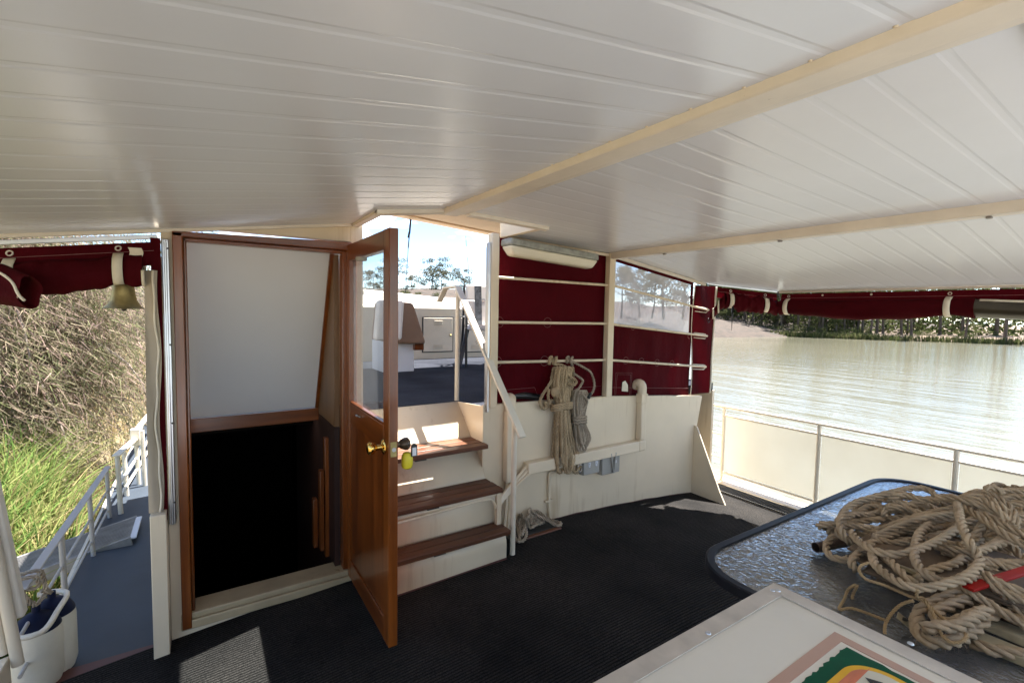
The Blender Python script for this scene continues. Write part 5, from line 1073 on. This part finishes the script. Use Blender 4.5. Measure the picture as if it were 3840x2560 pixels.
for s_ in (-1, 1):
    k = ux * .19 * s_
    mb = MB(); mb.tube(spline([sq + k - f_ * .02 + V(0, 0, .20), sq + k + f_ * .10 + V(0, 0, .225), sq + k + f_ * .28 + V(0, 0, .21), sq + k + f_ * .36 + V(0, 0, .16), sq + k + f_ * .37 + V(0, 0, -.02)], .03), .014, 8); mb.build('armrest', M['black'], t)
    g0 = sq + k + f_ * .36; mb = MB(); mb.tube([sq + k + f_ * .36 + V(0, 0, -.03), V((g0 + f_ * .02).x, (g0 + f_ * .02).y, .875)], .015, 8); mb.build('leg', M['black'], t)
    g1 = sq + k - f_ * .0; mb = MB(); mb.tube([sq + k + f_ * .1 + V(0, 0, .1), V(g1.x - f_.x * .22, g1.y - f_.y * .22, .875)], .017, 8); mb.build('leg', M['black'], t)
    mb = MB(); mb.tube([sq + k + V(0, 0, -.04), bt + ux * .16 * s_ - f_ * .055 + V(0, 0, -.01)], .014, 8); mb.build('back_post', M['black'], t)
a = on_y(1722, 1345, 4.75); b_ = on_y(1757, 1215, 5.05)
mb = MB(); mb.bar((a.x, a.y, .876), b_, .05, .02, (0, 1, 0)); mb.build('leg', M['black'], t, bevel=.003)

t = thing('awning', 'peach canvas awning stretched over the foredeck beyond the stairs', 'awning', (3, 4, 2.45))
a = on_y(1455, 806, 5.0); b_ = on_y(1825, 880, 5.0); sl = (b_.z - a.z) / (b_.x - a.x)
def aw(x, y): return a.z + sl * (x - a.x) - .05 * (5 - y) - .03 * (5 - y) ** 2
mb = MB(); mb.grid(lambda u, v: V(1.25 + 3.6 * u, 2.95 + 2.05 * v, aw(1.25 + 3.6 * u, 2.95 + 2.05 * v)), 12, 12); o = mb.build('canvas', M['peach'], t, smooth=180); s_ = o.modifiers.new('sheet', 'SOLIDIFY'); s_.thickness = .004
mb = MB(); mb.tube([(1.25, 4.72, aw(1.25, 4.72) - .012), (4.85, 4.72, aw(4.85, 4.72) - .012)], .008, 6); mb.build('hem', M['peach'], t)
for x in (4.8,):
    mb = MB(); mb.tube([(x, 4.95, aw(x, 4.95)), (x, 4.95, .87)], .016, 8); mb.build('awning_pole', M['rail_grey'], t)
t = thing('tie_down', 'thin stay line with a dark strap and buckle below the peach awning', 'strap', tuple(on_y(1518, 1115, 4.98)))
mb = MB(); p0 = on_y(1541, 812, 4.98); p1 = on_y(1531, 930, 4.98); p2 = on_y(1519, 1115, 4.98)
mb.tube([p1, p2], .0035, 6); mb.build('line', M['hatch'], t)
mb = MB(); mb.bar(p0, p0 + (p1 - p0) * .55, .020, .004, (0, 1, 0)); mb.tube([p0 + (p1 - p0) * .55, p1], .006, 6); mb.bar(on_y(1535, 870, 4.96), on_y(1531, 892, 4.96), .018, .012, (0, 1, 0)); mb.build('webbing', M['black'], t)
t = thing('aerial', 'very thin whip aerial rising behind the patio chair', 'aerial', tuple(on_y(1765, 1030, 7.6)))
mb = MB(); mb.tube([on_y(1746, 885, 7.6), on_y(1766, 1110, 7.6)], .004, 6); mb.build('whip', M['hatch'], t)

# ================================================================== RIVER, BANKS, TREES
WL = -1.2
mb = MB(); mb.add([(-400, -600, WL), (900, -600, WL), (900, 900, WL), (-400, 900, WL)], [(0, 1, 2, 3)]); struct(mb.build('river', M['water'], smooth=0))
def h2(x, y): return math.sin(x * .9 + y * .37) * .5 + math.sin(x * .31 - y * .83 + 1.3) * .5 + .3 * math.sin(x * 2.3 + y * 1.9)
def portbank(u, v):
    x = -.85 - 90 * u ** 2.2; y = -30 + 150 * v; d = -.85 - x
    return V(x, y, WL - .2 + min(1, d / .7) * .5 + min(2.6, d * .055) + .05 * h2(x, y) * min(1, d))
mb = MB(); mb.grid(portbank, 60, 90); struct(mb.build('port_bank', M['bank'], smooth=180))
def forehill(u, v):
    x = -60 + 190 * u; y = 38 + 60 * v + .12 * max(0, x - 35); y -= max(0, x - 30) * .25; r0 = v
    return V(x, y, WL - .25 + 5.3 * min(1, r0 / .30) ** .8 * (1 + .10 * h2(x * .2, y * .2)) * (1 - .35 * min(1, max(0, (x - 42) / 25))) + 0.1 * h2(x, y) * min(1, r0 * 4) + 2.5 * max(0, v - .3))
mb = MB(); mb.grid(forehill, 110, 40); struct(mb.build('scrub_hill', M['hill'], smooth=180))
SH = [(52, 60), (60, 47), (64.3, 41), (66.3, 35.5), (68.4, 29.4), (71, 24.4), (77.8, 13.2), (86, 0), (100, -20), (130, -60)]
def shore(s):
    k = min(len(SH) - 2, int(s * (len(SH) - 1))); f = s * (len(SH) - 1) - k; return V(SH[k][0] + (SH[k + 1][0] - SH[k][0]) * f, SH[k][1] + (SH[k + 1][1] - SH[k][1]) * f, 0)
def farbank(u, v):
    p = shore(v); d = V(.86, .5, 0) * (90 * u ** 1.8); q = p + d; D = 90 * u ** 1.8
    hillk = max(0, 1 - abs(v - .16) / .14) * 2.2
    return V(q.x, q.y, WL - .25 + min(1, D / 2.5) * .75 + (min(1, D / 10)) * hillk + .012 * D + .12 * h2(q.x, q.y) * min(1, D / 3))
mb = MB(); mb.grid(farbank, 30, 90); struct(mb.build('far_bank', M['sand'], smooth=180))

def leaf_cloud(m_, centres, n, size, r_, flat=.8, droop=0):
    for c_, rad in centres:
        for k in range(n):
            d = V(r_.gauss(0, 1), r_.gauss(0, 1), r_.gauss(0, 1)).normalized() * rad * r_.random() ** .45; d.z *= flat
            p = c_ + d; a_ = V(r_.gauss(0, 1), r_.gauss(0, 1), r_.gauss(0, .7) - droop).normalized() * size * r_.uniform(.5, 1.2); b__ = a_.orthogonal().normalized() * size * r_.uniform(.25, .5)
            m_.add([p - a_, p - b__ * .9, p + a_, p + b__], [(0, 1, 2, 3)])
def gum(seed, H, base, spread, leaves, lean, name, label, mleaf, group, thick=.2, nb=9):
    r_ = random.Random(seed); t = thing(name, label, 'tree', (0, 0, 0), group)
    mb = MB(); top_ = V(lean, r_.uniform(-.3, .3), H * .8); trunk = spline([(0, 0, -.4), (lean * .2 + r_.uniform(-.15, .15), 0, H * .25), (lean * .5 + r_.uniform(-.25, .25), r_.uniform(-.2, .2), H * .5), top_], .5)
    mb.tube(trunk, lambda s_: thick * (1 - .75 * s_), 7); cs = []
    for k in range(nb):
        s_ = base + (1 - base) * (k + r_.random()) / nb; o = trunk[min(len(trunk) - 1, int(s_ * (len(trunk) - 1)))]; an = r_.uniform(0, 6.28); L = spread * r_.uniform(.5, 1) * (1.15 - .4 * s_)
        e = o + V(math.cos(an) * L, math.sin(an) * L, H * r_.uniform(.06, .22)); mb.tube(spline([o, (o + e) / 2 + V(0, 0, -.08 * L), e], .4), lambda q, th=thick: th * .38 * (1 - .7 * q), 5)
        cs += [(e, spread * r_.uniform(.28, .45)), ((o + e) / 2 + V(0, 0, .1 * H), spread * r_.uniform(.2, .33))]
    mb.build('trunk', M['bark'], t, smooth=60)
    cr = MB(); leaf_cloud(cr, cs, leaves, .17, r_, .65, .4); cr.build('crown', M[mleaf], t, smooth=0); return t
def copy_tree(t, loc, rz, sc, label=None):
    o = t.copy(); S.collection.objects.link(o); o.location = loc; o.rotation_euler = (0, 0, rz); o.scale = (sc,) * 3
    if label: o['label'] = label
    for ch in t.children:
        c = ch.copy(); S.collection.objects.link(c); c.parent = o
    return o
LB = 'dark trunked gum tree in the long row on the far river bank'
protos = [gum(11, 10, .22, 2.6, 60, .6, 'gum_tree', LB, 'gum', 'gum trees on the far bank', .22), gum(12, 12, .34, 2.4, 60, -.7, 'gum_tree', LB, 'gum', 'gum trees on the far bank', .20),
          gum(13, 8, .16, 2.4, 70, .4, 'gum_tree', LB, 'gum', 'gum trees on the far bank', .15, 12), gum(14, 11, .30, 2.2, 55, 1.1, 'gum_tree', LB, 'gum', 'gum trees on the far bank', .17)]
r3 = random.Random(31); first = [True] * 4
for k in range(74):
    s_ = .165 + .522 * (k + r3.random()) / 74; p = shore(s_); D = 3.0 + 24 * r3.random() ** 1.6; q = p + V(.86, .5, 0) * D
    i = r3.choice([0, 1, 1, 2, 3, 3]) if s_ > .33 else r3.choice([0, 2, 2, 1]); zz = WL + .45 + .012 * D; sc = r3.uniform(.75, 1.1)
    if first[i]: first[i] = False; protos[i].location = (q.x, q.y, zz); protos[i].rotation_euler = (0, 0, r3.uniform(0, 6)); protos[i].scale = (sc,) * 3
    else: copy_tree(protos[i], (q.x, q.y, zz), r3.uniform(0, 6), sc)
r6 = random.Random(77); mb = MB()
for k in range(20000):
    s_ = .15 + .585 * r6.random(); D = 9 + 34 * r6.random() ** 1.2; p = shore(s_) + V(.86, .5, 0) * D; z = WL + .5 + .012 * D + 9.5 * r6.random() ** (1.7 if k % 2 else .8)
    a_ = V(r6.gauss(0, 1), r6.gauss(0, 1), r6.gauss(0, .8)).normalized() * r6.uniform(.2, .5); b__ = a_.orthogonal().normalized() * r6.uniform(.12, .3); c_ = V(p.x, p.y, z); mb.add([c_ - a_, c_ - b__, c_ + a_, c_ + b__], [(0, 1, 2, 3)])
stuff(mb.build('woodland', M['gum'], smooth=0), 'dense dark woodland foliage behind the gum trees of the far bank', 'woodland')
# shrubs and reeds at the far water's edge
SL = 'rounded green shrub at the water edge of the far bank'
t = thing('bank_shrub', SL, 'shrub', (0, 0, 0), 'shrubs on the far bank'); mb = MB(); rr3 = random.Random(5)
leaf_cloud(mb, [(V(rr3.uniform(-1, 1), rr3.uniform(-1, 1), rr3.uniform(.3, .9)), .7) for _ in range(7)], 70, .13, rr3, .8); mb.build('foliage', M['gum'], t, smooth=0)
for k, s_ in enumerate((.19, .20, .212, .225, .237, .248, .26, .272, .283, .29, .315, .345, .372, .40, .47, .53, .60, .64, .43, .50)):
    p = shore(s_) + V(.86, .5, 0) * (1.2 + 4 * r3.random()); loc = (p.x, p.y, WL + .25); sc = r3.uniform(.6, 1.3)
    if k == 0: t.location = loc; t.scale = (sc,) * 3
    else: copy_tree(t, loc, r3.uniform(0, 6), sc)
def blades(name, m_, pts, hgt, wid, lean, r_, seg=3):
    vs = []; fs = []
    for (x, y, z) in pts:
        h = hgt * r_.uniform(.55, 1.15); an = r_.uniform(0, 6.28); le = lean * r_.uniform(.2, 1.3); d = V(math.cos(an), math.sin(an), 0); s_ = V(-d.y, d.x, 0) * wid * r_.uniform(.6, 1.3) * .5; o = len(vs)
        for k in range(seg + 1):
            u = k / seg; c = V(x, y, z) + d * le * h * u ** 2 + V(0, 0, h * (u - .25 * le * u * u)); wv = 1 - u ** 2 * .97; vs += [c - s_ * wv, c + s_ * wv]
        fs += [(o + 2 * k, o + 2 * k + 1, o + 2 * k + 3, o + 2 * k + 2) for k in range(seg)]
    return MB().add(vs, fs).build(name, M[m_], smooth=180)
pts = []
for k in range(3600):
    s_ = .30 + .40 * r3.random(); p = shore(s_) + V(.86, .5, 0) * (-.3 + 2.2 * r3.random()); pts.append((p.x, p.y, WL - .1))
stuff(blades('bank_reeds', 'bankreed', pts, .95, .14, .35, r3, 2), 'low pale green reeds fringing the far river bank', 'reeds')
# reeds and dry grass on the port bank, close by
def bankz(x, y): d = -.85 - x; return WL - .2 + min(1, d / .7) * .5 + min(2.6, d * .055)
r4 = random.Random(44); pts = []
while len(pts) < 10500:
    y = r4.uniform(.8, 8.5); x = -.95 - 6 * r4.random() ** 1.4 - max(0, y - 5.5) * .35
    if x < -.1 - y * .9 or y < 3.0 or (y < 3.8 and x > -1.6): continue
    if 3.6 < y < 4.7 and x > -2.6 and r4.random() < .85: continue
    pts.append((x, y, bankz(x, y)))
stuff(blades('reeds', 'reed', pts, 1.08, .021, .8, r4, 4), 'tall green and yellow reeds along the port side bank', 'reeds')
pts = []
while len(pts) < 9000:
    y = 4.6 + 24 * r4.random() ** 1.5; x = -.9 - (4 + y * .3) * r4.random() ** 1.3
    if x < -.2 - y * .75: continue
    pts.append((x, y, bankz(x, y)))
stuff(blades('dry_grass', 'drygrass', pts, .85, .013, .7, r4, 3), 'dry straw coloured grass on the bank behind the reeds', 'grass')
# weeping tree over the port bank
t = thing('weeping_tree', 'drooping tree with fine pinkish grey foliage overhanging the port bank', 'tree', (-3.0, 9.6, -.6))
r5 = random.Random(9); mb = MB(); tips = []
base = V(-3.0, 9.6, -.7); mb.tube(spline([base, base + V(.1, -.1, 1.2), base + V(.4, -.2, 2.4), base + V(.3, -.2, 4)], .3), lambda s_: .16 * (1 - .6 * s_), 8)
limbs = []
for k in range(64):
    an = r5.uniform(-3.3, .35); L = r5.uniform(.8, 2.6) * (1.25 if -3.4 < an < -2.2 else 1); o = base + V(.3, -.2, r5.uniform(.9, 3.9)); e = o + V(math.cos(an) * L, math.sin(an) * L * .75, r5.uniform(-1.3, .5)); m2 = (o + e) / 2 + V(0, 0, .45)
    pth = spline([o, m2, e, e + V(math.cos(an) * .35, math.sin(an) * .25, -.7)], .2); limbs.append(pth); mb.tube(pth, lambda s_: .026 * (1 - .85 * s_) + .003, 5)
mb.build('trunk', M['bark_pale'], t, smooth=60)
vs = []; fs = []
for pth in limbs:
    for k in range(2600):
        p = pth[r5.randrange(len(pth) // 4, len(pth))] + V(r5.gauss(0, .28), r5.gauss(0, .28), r5.gauss(-.12, .34)); d = V(r5.gauss(.35, .55), r5.gauss(-.1, .5), -r5.uniform(.2, 1.1)).normalized(); L = r5.uniform(.08, .22); s_ = d.cross(V(r5.gauss(0, 1), r5.gauss(0, 1), r5.gauss(0, 1))).normalized() * .0052
        o = len(vs); vs += [p - s_, p + s_, p + d * L + s_ * .4, p + d * L - s_ * .4]; fs.append((o, o + 1, o + 2, o + 3))
MB().add(vs, fs).build('crown', M['needles'], t, smooth=0)
for k, (x, y, sc, lab) in enumerate(((-7.5, 22, .8, 'dark bushy tree in the gap behind the weeping tree foliage'), (-12, 20, 1.0, 'taller dark tree behind the weeping tree at the left edge'), (-16, 15, 1.1, 'dark tree farthest left behind the weeping tree'))):
    copy_tree(protos[2], (x, y, bankz(x, y)), k * 1.7, sc, lab)['group'] = 'dark trees behind the port bank'
# trees on the hill ahead
HL = 'sparse grey green gum tree standing on the scrub hill ahead'
hp_ = [gum(51, 6.2, .25, 2.6, 75, .9, 'hill_tree', HL, 'gum_pale', 'sparse trees on the hill ahead', .13, 12), gum(52, 5.2, .3, 2.3, 75, -.6, 'hill_tree', HL, 'gum_pale', 'sparse trees on the hill ahead', .11)]
spots = [(1455, 62, 1.0, 0, 'broad pale gum tree on the hill just right of the open door'), (1548, 64, .85, 1, 'small loose gum tree on the hill behind the thin stay line'), (1615, 60, 1.05, 0, 'bushy gum tree on the hill left of the handrail top'), (1660, 66, 1.15, 1, 'tallest round headed gum tree on the hill above the handrail top'), (1745, 63, .9, 0, 'gum tree on the hill just left of the patio chair'),
         (1395, 66, .95, 1, 'gum tree on the hill seen through the door glass'), (2330, 52, 1.2, 1, 'blurred gum tree at the left of the vinyl window'), (2400, 54, 1.0, 0, 'low blurred gum tree in the middle of the vinyl window'), (2490, 50, 1.35, 0, 'tall blurred gum tree at the right of the vinyl window'), (2560, 54, 1.3, 1, 'blurred gum tree at the far right edge of the vinyl window'), (2445, 58, 1.25, 1, 'faint blurred gum tree behind others in the vinyl window')]
used = [0, 0]
for px, Y, sc, i, lab in spots:
    d = ray(px, 1160); d.z = 0; q = CAM + d * (Y / max(.35, d.y)) if px < 2000 else CAM + d.normalized() * Y * 1.1
    z = 3.55 if px < 2000 else 1.6; sc *= .82 if px < 2000 else .95
    if not used[i]: used[i] = 1; o = hp_[i]; o.location = (q.x, q.y, z - .1); o.scale = (sc,) * 3; o['label'] = lab
    else: o = copy_tree(hp_[i], (q.x, q.y, z - .1), px * .7, sc, lab)
    o['group'] = 'sparse trees on the hill ahead'
HS = 'small dark scrub bush scattered on the hill ahead'
for k in range(60):
    d = ray(1380 + 8 * k + r3.uniform(-6, 6), 1160); q = CAM + V(d.x, d.y, 0) * (r3.uniform(52, 66) / d.y); copy_tree(t_shrub if False else bpy.data.objects['bank_shrub'], (q.x, q.y, 3.0 + r3.uniform(0, .5)), k, r3.uniform(.3, .6), HS)['group'] = 'scrub bushes on the hill'
